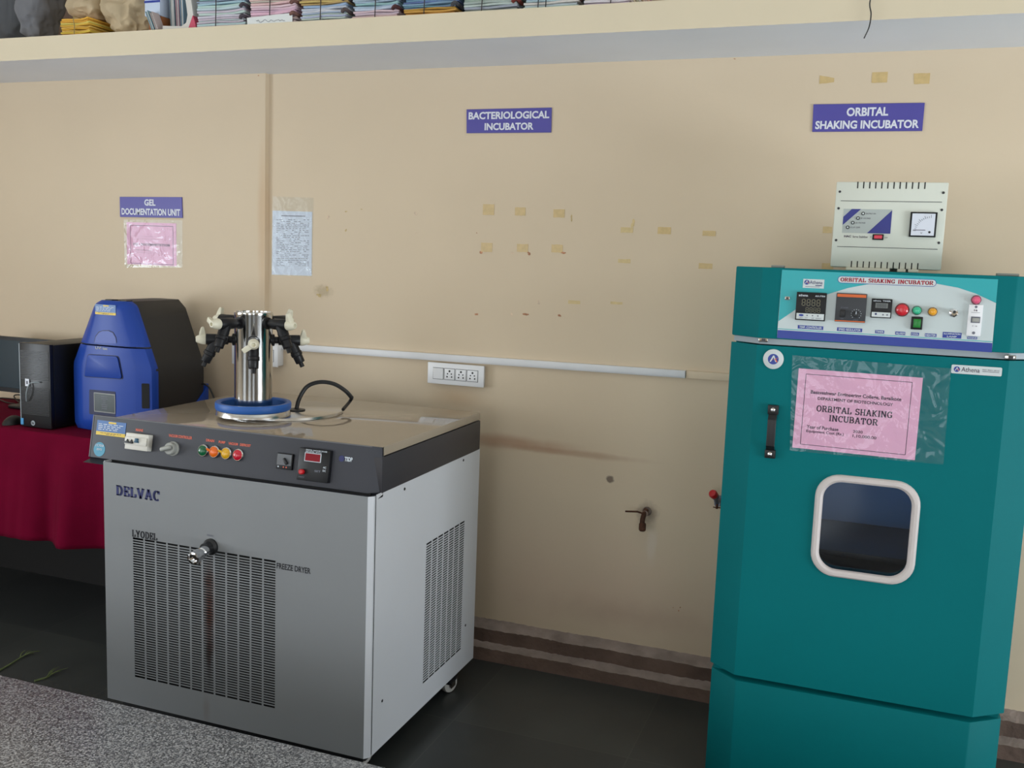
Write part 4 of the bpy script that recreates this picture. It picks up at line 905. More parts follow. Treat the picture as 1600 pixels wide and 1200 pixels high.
for body, b in (('TEMP. CONTROLLER', (1266.5, 511.7, 40, 5.6)), ('SPEED REGULATOR', (1327.5, 515.2, 39.5, 5.6)), ('TIMER', (1374.5, 518.5, 14, 5)), ('ALARM', (1406.7, 520.7, 15.5, 5)), ('COOL', (1429.7, 522, 12.5, 5)), ('HEATER', (1454.2, 523.7, 18, 5)), ('ILLUMINATION LAMP', (1487.5, 523.8, 29.5, 9)), ('MAINS', (1519, 528, 15.5, 4))):
    q = cbox(FI, *b, .001); m = MB(FI); m.box(*q, .001, .0016, M_ovb); cp = m.build('caption_plate', ovo); g = (q[1]-q[0])*.06; k = (q[3]-q[2])*.18; lt = MB(FI)
    if ' L' in body:
        vm = (q[2]+q[3])/2; lt.text('ILLUMINATION', (q[0]+g, q[1]-g, vm+k*.5, q[3]-k*.7), .0016, M_wtxt, .02); lt.text('LAMP', (q[0]+g*4, q[1]-g*4, q[2]+k*.7, vm-k*.5), .0016, M_wtxt, .02)
    else: lt.text(body, (q[0]+g, q[1]-g, q[2]+k, q[3]-k), .0016, M_wtxt, .02)
    lt.build('caption_lettering', ovo)

# ------------------------------------------------------------------ servo stabilizer standing on the incubator
M_ivw = mat('ivory_enamel', (216, 218, 206), .4, var=.015, vscale=8)
YSB = -.42; ZI = 1.4935
FB0 = Fr((0, YSB, 0), (1, 0, 0), (0, 0, 1))
c1, c2 = FB0.px(1297, 418), FB0.px(1470, 423); c3 = FB0.px(1306, 284)
BX0, BX1, BZ0, BZ1 = c1[0], c2[0], ZI+.008, c3[1]
stb = thing('voltage_stabilizer', 'white servo voltage stabilizer box standing on the teal incubator', 'stabilizer', ((BX0+BX1)/2, YSB+.09, ZI))
m = MB(); m.box(BX0, BX1, YSB, YSB+.2, BZ0, BZ1, M_ivw, .003); m.build('case', stb)
M_pad = mat('cream_packing_pad', (222, 216, 196), .6)
for (x0, x1, y0, y1) in ((1322, 1390, -.436, -.39), (1402, 1415, -.436, -.39), (1419, 1435, -.436, -.39), (1322, 1435, -.27, -.24)):
    m = MB(); m.box(FB0.px(x0, 420)[0], FB0.px(x1, 420)[0], y0, y1, ZI, BZ0, M_pad, .001); m.build('packing_pad', stb)
FB = Fr((BX0, YSB, BZ0), (1, 0, 0), (0, 0, 1)); W = BX1-BX0; H = BZ1-BZ0
for z0_, z1_ in ((H*.925, H+.0005), (-.0005, H*.075)):
    m = MB(FB)
    for k in range(12):
        x = W*(.195+.0545*k); m.box(x-.0014, x+.0014, z0_, z1_, -.03, .0006, M_dark)
    m.build('vent_slots', stb)
m = MB(FB); m.box(W*.05, W*.955, H*.775, H*.781, 0, .0008, M_groove); m.box(W*.05, W*.955, H*.238, H*.244, 0, .0008, M_groove); m.build('panel_seams', stb)
for (x, y) in ((.035, .885), (.96, .885), (.035, .69), (.96, .69), (.035, .315), (.96, .315)): m = MB(FB); m.lathe([(.0035, 0), (.003, .0015), (.001, .002)], FB.p(W*x, H*y), FB.N, M_screw, 10); m.build('case_screw', stb)
M_gpl = mat('grey_print_panel', (176, 182, 178), .45); M_nv2 = mat('indigo_print', (48, 52, 130), .45)
b = (W*.085, W*.525, H*.405, H*.685); u0, u1, v0, v1 = b; w = u1-u0; h = v1-v0
m = MB(FB); m.box(*b, 0, .001, M_gpl); m.prism([(u0+w*.52, v0), (u1, v0), (u1, v1-h*.03)], .001, .0014, M_nv2); m.prism([(u0, v0+h*.32), (u0, v0+h*.66), (u0+w*.17, v1), (u0+w*.36, v1)], .001, .0014, M_nv2)
lp = m.build('indicator_panel', stb)
m = MB(FB)
for k in range(4): x, y = u0+w*(.11+.1*k), v0+h*(.23+.195*k); m.lathe([(.0046, .001), (.0046, .003), (.003, .0032)], FB.p(x, y), FB.N, M_black, 14); m.lathe([(.0026, .003), (.0022, .005)], FB.p(x, y), FB.N, M_emb, 12)
m.build('indicator_lights', lp)
m = MB(FB)
for k, s in enumerate(('CUT OFF', 'LO. VOLTAGE', 'HI. VOLTAGE', 'OUTPUT ON')): x, y = u0+w*(.17+.1*k), v0+h*(.2+.195*k); m.text(s, (x, x+w*.2, y, y+h*.06), .001, M_ink)
m.build('indicator_lettering', lp)
m = MB(FB); m.text('HAC', (u0+w*.05, u0+w*.2, v0-h*.19, v0-h*.1), 0, M_ink, .04); m.text('Servo Stabilizer', (u0+w*.23, u0+w*.55, v0-h*.2, v0-h*.11), 0, M_ink, .01); m.text('OFF', (u0+w*.59, u0+w*.63, v0-h*.17, v0-h*.13), 0, M_ink); m.text('ON', (u0+w*.89, u0+w*.95, v0-h*.18, v0-h*.14), 0, M_ink); m.build('maker_lettering', stb)
m = MB(FB); m.box(u0+w*.64, u0+w*.87, v0-h*.27, v0-h*.03, 0, .004, M_blackgloss, .001); p = m.build('power_switch', stb); m = MB(FB); m.box(u0+w*.675, u0+w*.84, v0-h*.22, v0-h*.075, .004, .007, mat('red_rocker', (226, 62, 84), .3), .001); m.build('red_rocker', p)
b = (W*.69, W*.925, H*.375, H*.66); u0, u1, v0, v1 = b; w = u1-u0; h = v1-v0
m = MB(FB); m.box(*b, 0, .009, M_blackgloss, .001); p = m.build('analogue_meter', stb)
m = MB(FB); m.box(u0+w*.07, u1-w*.07, v0+h*.06, v1-h*.06, .009, .0094, M_lett)
m.build('meter_face', p); m = MB(FB)
ac = (u0+w*.8, v0+h*.22)
for k in range(13):
    a = math.radians(92+85*k/12); r0, r1_ = w*.55, w*(.62 if k % 3 else .67); d = V((math.cos(a), math.sin(a))); nrm = V((-d.y, d.x))*.0005
    m.flat([(ac[0]+d.x*r0+nrm.x, ac[1]+d.y*r0+nrm.y), (ac[0]+d.x*r1_+nrm.x, ac[1]+d.y*r1_+nrm.y), (ac[0]+d.x*r1_-nrm.x, ac[1]+d.y*r1_-nrm.y), (ac[0]+d.x*r0-nrm.x, ac[1]+d.y*r0-nrm.y)], .0099, M_inkgrey)
m.box(u0+w*.15, u0+w*.6, v0+h*.27, v0+h*.29, .0094, .01, M_ink); m.flat(circ(u0+w*.76, v0+h*.2, .003, 10), .0102, M_black); m.text('V', (u0+w*.42, u0+w*.5, v0+h*.12, v0+h*.2), .0096, M_inkgrey); m.build('meter_scale', p)
# ================================================================== granite bench in the foreground
def granite():
    m = bpy.data.materials.new('speckled_granite'); m.use_nodes = True; nt = m.node_tree; b = nt.nodes['Principled BSDF']; L = nt.links
    g = nt.nodes.new('ShaderNodeNewGeometry'); n = nt.nodes.new('ShaderNodeTexNoise'); n.inputs['Scale'].default_value = 300; n.inputs['Detail'].default_value = 2
    vo = nt.nodes.new('ShaderNodeTexVoronoi'); vo.inputs['Scale'].default_value = 270; L.new(g.outputs['Position'], n.inputs['Vector']); L.new(g.outputs['Position'], vo.inputs['Vector'])
    r = nt.nodes.new('ShaderNodeValToRGB'); e = r.color_ramp.elements; e[0].position = .36; e[0].color = (*lin((58, 60, 66)), 1); e[1].position = .64; e[1].color = (*lin((186, 187, 190)), 1)
    q = e.new(.5); q.color = (*lin((118, 119, 123)), 1)
    ad = nt.nodes.new('ShaderNodeMix'); ad.data_type = 'FLOAT'; ad.inputs[0].default_value = .35; L.new(n.outputs[0], ad.inputs[2]); L.new(vo.outputs['Color'], ad.inputs[3]); L.new(ad.outputs[0], r.inputs[0]); L.new(r.outputs[0], b.inputs['Base Color'])
    b.inputs['Roughness'].default_value = .3; return m
ZG = FL+.42; YG = onZ(280, 1121.5, ZG).y
t = thing('lab_bench', 'low speckled grey granite topped bench in the near left corner', 'bench', (-.9, YG-.35, FL))
m = MB(); m.box(-2.6, .75, YG-.7, YG, ZG-.03, ZG, granite(), .003); m.build('granite_top', t)
M_base = mat('bench_base_paint', (150, 146, 138), .6)
m = MB(); m.box(-2.56, .71, YG-.66, YG-.06, FL, ZG-.03, M_base, .004); m.build('base_cabinet', t)
# grass blades on the floor by the bench
M_grass = mat('green_grass_stalk', (104, 116, 72), .7, var=.2, vscale=40)
def stalk(pts, label, tuft):
    m = MB(); P = [onZ(x, y, FL+.004) for x, y in pts]; m.tube(P, [.0035, .002], M_grass, 6)
    e = P[-1]; rr = random.Random(int(pts[0][0])+2)
    for k in range(tuft):
        d = (P[-1]-P[-2]).normalized(); q = e-d*.03*rr.random(); s = V((-d.y, d.x, 0))*rr.uniform(-.035, .035)
        m.tube([q, q+d*.02+s*.5+V((0, 0, .006)), q+d*rr.uniform(.03, .06)+s+V((0, 0, .002))], [.002, .0008], M_grass, 5, 3)
    m.build('grass_stalk', label=label, category='grass', group='grass stalks on the floor')
stalk([(-6, 1050), (12, 1040), (28, 1030), (40, 1023)], 'longer grass stalk with leafy tip at the left edge of the floor', 7)
stalk([(54, 1064), (64, 1061), (74, 1058), (80, 1054)], 'shorter curled grass stalk beside the granite bench edge', 7)

# ================================================================== table with maroon cloth
ZTB = .80; YE = onZ(0, 667, ZTB).y
TX0, TX1, TY1 = -4.5, -2.20, -.03
M_leg = mat('dark_table_wood', (58, 42, 34), .6)
t = thing('work_table', 'long table hidden under the maroon cloth along the left wall', 'table', ((TX0+TX1)/2, (YE+TY1)/2, FL))
m = MB(); m.box(TX0, TX1, YE+.012, TY1, ZTB-.03, ZTB-.006, M_leg, .002); m.build('tabletop', t)
for x in (TX0+.08, TX1-.08):
    for y in (YE+.12, TY1-.06): m = MB(); m.box(x-.025, x+.025, y-.025, y+.025, FL, ZTB-.03, M_leg, .003); m.build('leg', t)
m = MB(); m.box(TX0+.02, TX1-.02, TY1-.05, TY1-.03, FL, ZTB-.03, mat('near_black_fill', (26, 24, 24), .8)); m.build('added_dark_board', t)  # added near-black board that keeps the space under the table dark
M_cloth = mat('maroon_cloth', (104, 3, 38), .95, spec=.1, var=.08, vscale=9, bump=.12, bscale=300)
def cloth():
    m = MB(); NX = 340; rows = []
    hem = lambda x: onY(75, 842, YE).z+.012*noise.noise(V((x*3, 0, 2)))
    path = [('t', TY1-.005)]+[('t', TY1+(YE+.01-TY1)*k/10) for k in range(1, 11)]+[('c', a) for a in (30, 60, 90)]+[('d', k/22) for k in range(1, 23)]
    for kind, a in path:
        r = []
        for i in range(NX+1):
            x = TX0-.02+(TX1-TX0+.04)*i/NX
            f = math.sin(x*21+1.5*noise.noise(V((x*2.2, 3, 0)))*3)*.5+noise.noise(V((x*7, 1, 5)))*.9+.35*noise.noise(V((x*19, 4, 1)))
            if kind == 't': y, z = a, ZTB+.0022*noise.noise(V((x*9, a*9, 0)))-.002
            elif kind == 'c': y = YE+.01-.012*math.sin(math.radians(a)); z = ZTB-.002-.012*(1-math.cos(math.radians(a)))
            else:
                y = YE-.002-(.004+.066*a**.8)*(f*.85+.6)*min(1, a*5+.1); z = ZTB-.014-(ZTB-.014-hem(x))*a+.004*f*a
            r.append(V((x, y, z)))
        rows.append(r)
    m.grid(rows, M_cloth); return m
o = cloth().build('tablecloth', label='maroon cloth draped over the table along the left wall', category='tablecloth', recalc=False)
sm = o.modifiers.new('thickness', 'SOLIDIFY'); sm.thickness = .0015; sm.offset = -1

# ------------------------------------------------------------------ computer tower
M_tow = mat('black_tower_plastic', (20, 20, 23), .34); M_tows = mat('black_tower_steel', (10, 10, 11), .45)
YT_ = onZ(78, 672, ZTB).y; FT0 = Fr((0, YT_, 0), (1, 0, 0), (0, 0, 1))
tx0, tx1 = FT0.px(31, 600)[0], FT0.px(79, 600)[0]; tz = FT0.px(80, 539)[1]; TB = onX(126, 540, tx1).y
tow = thing('computer_tower', 'black computer tower with ribbed front on the maroon cloth', 'computer', ((tx0+tx1)/2, YT_+.13, ZTB))
TBK = -.19
m = MB(); m.box(tx0+.002, tx1, YT_+.018, TBK, ZTB+.006, tz-.003, M_tows, .002); m.build('case', tow)
m = MB(); m.box(tx0, tx1-.001, YT_, YT_+.02, ZTB+.003, tz, M_tow, .003); fp = m.build('front_bezel', tow)
m = MB(FT0); h = tz-ZTB
for k in range(46):
    z = ZTB+h*.16+h*.76*k/46
    if abs(k-22) < 3: continue
    m.box(tx0+.004, tx1-.006, z, z+.0028, 0, .0022, M_tow, .0007, 1)
m.build('front_ribs', fp)
m = MB(); m.box(tx0+.001, tx0+.004, YT_-.0012, YT_+.015, ZTB+.02, tz-.004, M_strip); m.build('edge_trim', fp)
m = MB(FT0); c = FT0.px(43.5, 597.5); m.box(c[0]-.0095, c[0]+.0095, c[1]-.014, c[1]+.014, .002, .0035, M_lett); m.box(c[0]-.004, c[0]+.004, c[1]-.006, c[1]+.006, .0035, .004, M_inkgrey); m.build('asset_sticker', fp)
M_int = mat('blue_sticker_small', (40, 140, 196), .35)
m = MB(FT0); c = FT0.px(35, 658); m.box(c[0]-.007, c[0]+.007, c[1]-.012, c[1]+.012, .0005, .0015, M_int); m.build('processor_sticker', fp)
m = MB(FT0); c = FT0.px(52, 661); m.prism(circ(*c, .0095, 22), .0005, .0015, M_strip); m.text('hp', (c[0]-.0055, c[0]+.0055, c[1]-.006, c[1]+.006), .0016, M_black, .03); m.build('maker_badge', fp)
m = MB(FT0); q = lambda x, y, n: FT0.p(*FT0.px(x, y, n), n)
m.tube([q(47, 599, .006), q(43, 606, .014), q(41, 617, .016), q(41.5, 627, .008)], .0022, M_strip, 8); m.tube([q(48, 598.5, .008), q(54, 597.5, .014), q(62, 597.8, .006)], .0022, M_strip, 8); m.build('usb_cable', tow)

# ------------------------------------------------------------------ monitor, keyboard, mouse
YM = -.16; FMo = Fr((0, YM, 0), (1, 0, 0), (0, 0, 1))
a, b = FMo.px(0, 526), FMo.px(124, 534.5); z1 = (a[1]+b[1])/2; z0 = FMo.px(10, 612)[1]; mx1 = b[0]; mx0 = mx1-.47
mon = thing('monitor', 'black flat monitor behind the computer tower at the left edge', 'monitor', ((mx0+mx1)/2, YM+.02, ZTB))
M_scr = mat('dark_glossy_screen', (44, 60, 70), .2)
m = MB(FMo); m.ring([(mx1, z1), (mx0, z1), (mx0, z0), (mx1, z0)], [(mx1-.014, z1-.014), (mx0+.014, z1-.014), (mx0+.014, z0+.018), (mx1-.014, z0+.018)], -.02, 0, M_blackgloss); m.build('bezel', mon)
m = MB(FMo); m.box(mx0+.013, mx1-.013, z0+.017, z1-.013, -.018, -.003, M_scr); m.build('screen', mon)
m = MB(FMo); m.box(mx0+.01, mx1-.01, z0+.01, z1-.01, -.045, -.019, M_black, .006); m.build('back_cover', mon)
mc = (mx0+mx1)/2
m = MB(); m.box(mc-.03, mc+.03, YM+.028, YM+.045, ZTB+.008, z0+.05, M_black, .004); m.build('stand_neck', mon)
m = MB(); m.prism(rrect(mc-.11, mc+.11, YM-.06, YM+.1, .03), ZTB+.0015, ZTB+.0115, M_blackgloss, .002); m.build('stand_base', mon)
m = MB(); rr = random.Random(9); e = onZ(14, 626, ZTB+.006)
m.tube([V((mx1-.12, YM+.05, z0+.03)), V((mx1-.1, YM+.06, z0-.03)), e+V((0, .05, .02)), e+V((.05, .0, .002)), e+V((.12, -.02, .002)), e+V((.14, .06, .004))], .003, M_black, 6)
m.tube([V((mx1-.16, YM+.05, z0+.03)), V((mx1-.15, YM+.04, z0-.03)), e+V((-.06, .02, .004)), e+V((.02, -.04, .002)), e+V((.1, -.06, .002))], .003, M_black, 6)
m.build('cable', mon)
kb0, kb1 = onZ(28, 645, ZTB+.01), onZ(13, 663, ZTB+.01)
FK = Fr((kb0.x-.43, kb1.y, ZTB+.001), (1, 0, 0), (0, 1, .06)); KD = .125
kb = thing('keyboard', 'black keyboard on the maroon cloth at the left edge', 'keyboard', FK.p(.2, .06))
m = MB(FK); m.prism(rrect(0, .42, 0, KD, .008), 0, .012, M_black, .003); m.build('keyboard_body', kb)
m = MB(FK)
for r in range(6):
    for c in range(19): m.box(.012+c*.021, .012+c*.021+.017, .01+r*.0182, .01+r*.0182+.015, .012, .017, M_tow, .0015, 1)
m.build('keys', kb)
mo = onZ(20, 662, ZTB+.0)
m = MB(); rows = []
for i in range(11):
    s = i/10; w = math.sin(math.pi*min(1, max(.0, s)))**.5; r = []
    for j in range(13):
        a = math.pi*j/12; r.append(V((mo.x+.005-.029*w*math.cos(a), mo.y-.05+.1*s, ZTB+.001+.032*w*math.sin(a)*(.7+.3*math.sin(math.pi*s)))))
    rows.append(r)
m.grid(rows, M_black); m.tube([V((mo.x+.005, mo.y+.05, ZTB+.008)), V((mo.x+.02, mo.y+.1, ZTB+.003)), V((mo.x-.04, mo.y+.19, ZTB+.003))], .002, M_black, 6)
m.build('computer_mouse', label='black computer mouse beside the tower on maroon cloth', category='mouse')

# ------------------------------------------------------------------ blue gel imaging cabinet
M_gblue = mat('glossy_blue_moulding', (30, 68, 160), .36, spec=.3); M_gblk = mat('black_textured_side', (34, 33, 34), .55, bump=.08, bscale=500); M_gseam = mat('blue_seam_shadow', (16, 26, 72), .5)
YGD = -.41; FG = Fr((0, YGD, 0), (1, 0, 0), (0, 0, 1)); FGF = Fr((0, YGD-.03, 0), (1, 0, 0), (0, 0, 1))
gl_, gr_ = FG.px(115.5, 620)[0], FG.px(242, 620)[0]; gc = (gl_+gr_)/2; gw = (gr_-gl_)/2
tl, tr_ = FG.px(150, 474)[0], FG.px(207, 472)[0]; gct = (tl+tr_)/2; gwt = (tr_-tl)/2
zwst = FG.px(242, 578)[1]; ztop = FG.px(178, 470)[1]; zsp = FG.px(131, 536)[1]
gel = thing('gel_imager', 'blue and black gel documentation cabinet on the maroon cloth', 'imager', (gc, YGD+.14, ZTB))
GYB = -.115
def hw(z):
    if z <= ZTB+.03: return gw-.012*(1-(z-ZTB)/.03)**2
    if z <= zwst: return gw
    s = (z-zwst)/(ztop-zwst); w = gw+(gwt-gw)*s
    return w-.02*max(0, (z-(ztop-.02))/.02)**2
def gcx(z): s = max(0, min(1, (z-zwst)/(ztop-zwst))); return gc+(gct-gc)*s
def gsec(z):
    w = hw(z); c = gcx(z); k = .05*w/gw+.01; top = max(0, (z-(ztop-.025))/.025); low = max(0, 1-(z-ZTB)/.04)
    f = .03-.02*top**2-.018*low**2
    return [(c-w, YGD+.008), (c-w+.008, YGD-.006*f/.03), (c-w+k, YGD-f+.004), (c-w+k+.015, YGD-f), (c+w-k-.015, YGD-f), (c+w-k, YGD-f+.004), (c+w-.008, YGD-.006*f/.03), (c+w, YGD+.008)]
def shell(z0, z1, name):
    n = 14; rows = []
    for i in range(n+1):
        z = z0+(z1-z0)*i/n; s = gsec(z); rows.append([V((x, y, z)) for x, y in s]+[V((s[-1][0], YGD+.02, z)), V((s[0][0], YGD+.02, z))])
    m = MB(); m.grid(rows, M_gblue, close=True); m.raw(rows[0], [tuple(range(9, -1, -1))], M_gblue, world=True); m.raw(rows[-1], [tuple(range(10))], M_gblue, world=True)
    return m.build(name, gel)
lowf = shell(ZTB+.002, zsp-.003, 'lower_front'); upf = shell(zsp+.003, ztop, 'upper_front')
m = MB(); s = 12; rows = []
zz = [ZTB+.004, zwst-.06, zwst]+[zwst+(ztop-zwst)*k/8 for k in range(1, 9)]
for z in zz:
    w = hw(z)-.001; c = gcx(z); yb = GYB
    rows.append([V((c-w, YGD+.009, z)), V((c+w, YGD+.009, z)), V((c+w, yb-.02, z)), V((c+w-.02, yb, z)), V((c-w+.02, yb, z)), V((c-w, yb-.02, z))])
m.grid(rows, M_gblk, close=True); m.raw(rows[-1], [tuple(range(6))], M_gblk, world=True); m.raw(rows[0], [tuple(range(5, -1, -1))], M_gblk, world=True); m.build('dark_cabinet', gel)
m = MB(Fr((gr_, 0, 0), (0, 1, 0), (0, 0, 1))); m.prism([(GYB-.2, ZTB+.004), (GYB+.004, ZTB+.004), (GYB+.004, ZTB+.165)]+[(GYB+.004-.2*k/8, ZTB+.165-.16*(k/8)**.8) for k in range(1, 8)], -.02, .003, M_gblue, .001); m.build('rear_base_moulding', gel)
m = MB()
for x in (.35, .75): m.box(gct-gwt+2*gwt*x-.016, gct-gwt+2*gwt*x+.016, YGD-.0, YGD+.03, ztop-.004, ztop+.004, M_black, .001)
m.build('lid_hinges', gel)
# arched grip, tray door, display, slot
zg = zsp+.003
P = [FGF.px(*q, .001) for q in ((147, 534.5), (149, 525), (154, 518.5), (161, 516), (170, 516), (177, 519), (181.5, 527), (182.5, 535.5))]
m = MB(FGF); m.prism(P, -.004, .001, M_gseam); m.prism([(x+.002 if x < P[3][0] else x-.0022, y-.0028) for x, y in P], .001, .0016, mat('blue_grip_recess', (50, 78, 168), .4)); m.build('grip_recess', upf)
P = [FGF.px(*q, .002) for q in ((138, 554), (184, 557), (191, 592), (132, 588))]
def rpoly(P, r, n=4):
    out = []; N = len(P)
    for i in range(N):
        p, a, b = V(P[i]), V(P[i-1]), V(P[(i+1) % N]); d1 = (a-p).normalized()*r; d2 = (b-p).normalized()*r
        for k in range(n+1):
            t_ = k/n; out.append(tuple((p+d1)*(1-t_)**2+p*2*t_*(1-t_)+(p+d2)*t_**2))
    return out
m = MB(FGF); c = V((sum(p[0] for p in P)/4, sum(p[1] for p in P)/4)); m.prism(rpoly([tuple(c+(V(p)-c)*1.06) for p in P], .012), -.002, .0012, M_gseam); m.prism(rpoly(P, .011), .0012, .006, M_gblue, .0015); m.build('tray_door', lowf)
P = [FGF.px(*q, .002) for q in ((139, 608.5), (180, 612), (180, 651), (139, 647))]
m = MB(FGF); m.prism(rpoly(P, .006), -.002, .001, M_gseam); b = FGF.box(146.5, 613, 180, 646.5, .003); m.box(*b, .001, .003, M_knob); m.box(b[0]+.003, b[1]-.003, b[2]+.003, b[3]-.003, .003, .0036, mat('display_slate', (62, 72, 74), .25)); p = m.build('touch_panel', lowf)
m = MB(FGF); rr = random.Random(2)
for k in range(7): z = b[3]-.014-(b[3]-b[2]-.02)*k/7; l = rr.uniform(.012, .03); m.box((b[0]+b[1])/2-l/2, (b[0]+b[1])/2+l/2, z, z+.0025, .0036, .004, M_inkgrey)
m.build('panel_print', p)
FC = Fr((gr_-.03, YGD-.012, 0), (.046, .018, 0), (0, 0, 1)); u = [FC.px(*q)[0] for q in ((222, 620), (234, 620))]; vv = [FC.px(228, y)[1] for y in (599, 638)]
m = MB(FC); m.prism(rrect(u[0], u[1], vv[1], vv[0], .004), -.02, .004, M_dark); m.build('side_slot', lowf)
sticker(FGF, upf, 148.5, 475, 181, 493, .001)
m = MB(FGF); m.text('UVi tec', FGF.box(149, 541, 168, 547, .001), .0006, M_knob, .02); m.build('maker_lettering', lowf)
pb = onX(322, 600, gr_)
m = MB(); m.tube([V((gr_-.015, GYB-.03, pb.z)), V((gr_+.012, GYB-.03, pb.z+.002)), V((gr_+.04, GYB-.03, pb.z-.02)), V((gr_+.09, GYB-.04, ZTB+.06)), V((gr_+.12, GYB-.04, ZTB+.010)), V((gr_+.14, GYB-.02, ZTB+.008))], .0035, M_black, 8); m.build('power_cord', gel)

# ================================================================== bundles on the high shelf
ZS = ZSH1
def bundle(x0, x1, h, cols, label, seed, depth=.3, y0=None, strings=(.5,), z0=None, sag=.004, name='paper_bundle', cat='paper bundle', scol=(60, 52, 50), ends=None, group='tied paper bundles on the high shelf'):
    rr = random.Random(seed); y0 = (YSH+.012) if y0 is None else y0; z = ZS if z0 is None else z0
    a, b = onY(x0, 20, y0).x+.008, onY(x1, 20, y0).x-.014
    t = thing(name, label, cat, ((a+b)/2, y0+depth/2, z), group)
    m = MB(); N = 14; top = z+h; kk = 0
    while z < top-.003:
        th = rr.uniform(.0045, .009); rgb = cols[min(len(cols)-1, int((z-ZS)/h*len(cols)))] if isinstance(cols[0], tuple) else rr.choice(cols[min(len(cols)-1, int((z-ZS)/h*len(cols)))])
        rgb = tuple(max(0, min(255, int(c*rr.uniform(.93, 1.04)))) for c in rgb); mt = mat('paper_%d_%d_%d' % tuple(c//6*6 for c in rgb), tuple(c//6*6+3 for c in rgb), .75)
        dx0, dx1, dy = rr.uniform(-.006, .006), rr.uniform(-.006, .006), rr.uniform(-.003, .007); ph = rr.uniform(0, 6)
        F = []; lo_, hi_ = [], []
        for k in range(N+1):
            s = k/N; x = a+dx0+(b+dx1-a-dx0)*s; w = sag*math.sin(s*5+ph)*.35+(sag*.6 if s > .85 else 0)*(s-.85)/.15
            w *= min(1, (z-ZS)/.01)
            yy = y0+dy+.002*math.sin(s*9+ph)
            lo_.append((x, yy, z+w+.0004)); hi_.append((x, yy, z+th*.88+w))
        vs = [V(q) for q in lo_]+[V(((lo_[k][0]), lo_[k][1]-.0018, (lo_[k][2]+hi_[k][2])/2)) for k in range(N+1)]+[V(q) for q in hi_]+[V((q[0], y0+depth, q[2])) for q in hi_]+[V((q[0], y0+depth, q[2])) for q in lo_]
        fs = []
        for r_ in range(5):
            for k in range(N): fs.append((r_*(N+1)+k, r_*(N+1)+k+1, ((r_+1) % 5)*(N+1)+k+1, ((r_+1) % 5)*(N+1)+k))
        fs += [tuple(r_*(N+1) for r_ in range(5)), tuple(r_*(N+1)+N for r_ in range(4, -1, -1))]
        m.raw(vs, fs, mt, world=True); z += th; kk += 1
    m.build('pages', t)
    M_str = mat('string_%d_%d_%d' % scol, scol, .8); zb = ZS if z0 is None else z0
    for s in strings:
        x = a+(b-a)*s; m = MB(); m.tube([V((x, y0-.006, zb+.002)), V((x+.003, y0-.007, zb+h*.5)), V((x, y0-.006, z+.002)), V((x, y0+.05, z+.004)), V((x, y0+depth-.02, z+.004))], .0017, M_str, 6, 3); m.build('string', t)
    if ends:
        m = MB()
        for q in range(5):
            zc = zb+h*(.12+.19*q); m.tube([V((b-.012, y0-.004, zc)), V((b+.001, y0-.010+.003*(q % 2), zc+.006)), V((b+.006, y0+.03, zc))], .006, mat('tie_%d_%d_%d' % ends, ends, .85, var=.3, vscale=80), 7, 4)
        m.build('corner_ties', t)
    return t
LB = [(176, 196, 206), (186, 204, 212), (162, 186, 200), (200, 206, 208)]; PK = [(216, 190, 196), (208, 182, 190), (222, 200, 204)]; WPK = [(214, 198, 200), (206, 188, 192), (222, 208, 208)]; WH = [(214, 214, 212), (202, 206, 206)]
BL_ = [(120, 146, 178), (108, 136, 170), (132, 158, 184)]; TN = [(206, 178, 120), (196, 166, 112)]; GR = [(170, 178, 172), (158, 168, 166), (182, 186, 180)]; YE_ = [(222, 176, 66), (214, 162, 50), (228, 190, 96)]; OR = [(204, 150, 70), (192, 136, 60)]
LP = [(206, 186, 190), (184, 202, 208), (196, 200, 202)]
bundle(305, 387, .2, [LP, LP]+[LB]*6, 'tied stack of pale blue papers beside the folded white sheets', 1, strings=(.42,), ends=(74, 66, 74))
bb = bundle(388, 466, .2, [PK]*6+[LB]*2, 'tied stack of pink papers behind a handwritten white slip', 2, strings=(.46,), ends=(120, 84, 76))
bundle(467, 547, .2, [LB, LB+WH, TN, TN, LB, LB, LB, LB], 'tied paper stack with tan folders over pale blue papers', 3, strings=(.45,), ends=(84, 72, 72))
bundle(549, 626, .2, [PK, LB, LB, LB, WH, LB, LB, LB], 'tied stack of blue papers over pink, between tan folders and orange-bottomed stack', 4, strings=(.52,), ends=(80, 44, 46))
bundle(628, 719, .2, [OR]+[BL_]*11, 'tied stack of darker blue papers with an orange folder underneath', 5, strings=(.4,), ends=(70, 70, 74))
bundle(720, 814, .2, [GR]*8, 'tied stack of grey papers with dark red ties', 6, strings=(.36,), ends=(110, 44, 34))
bundle(816, 907, .2, [WH]+[LB]*11, 'tied stack of very pale blue papers, second from the right', 8, strings=(.27, .42), ends=(96, 76, 70), scol=(28, 28, 32))
bundle(908, 990, .2, [WPK]*8, 'tied stack of pale pink papers, rightmost on the shelf', 9, strings=(.6,))
bundle(92, 143, .062, [YE_], 'short stack of yellow papers under the crumpled tan packet', 10, depth=.2, strings=(.52,), scol=(150, 130, 80))
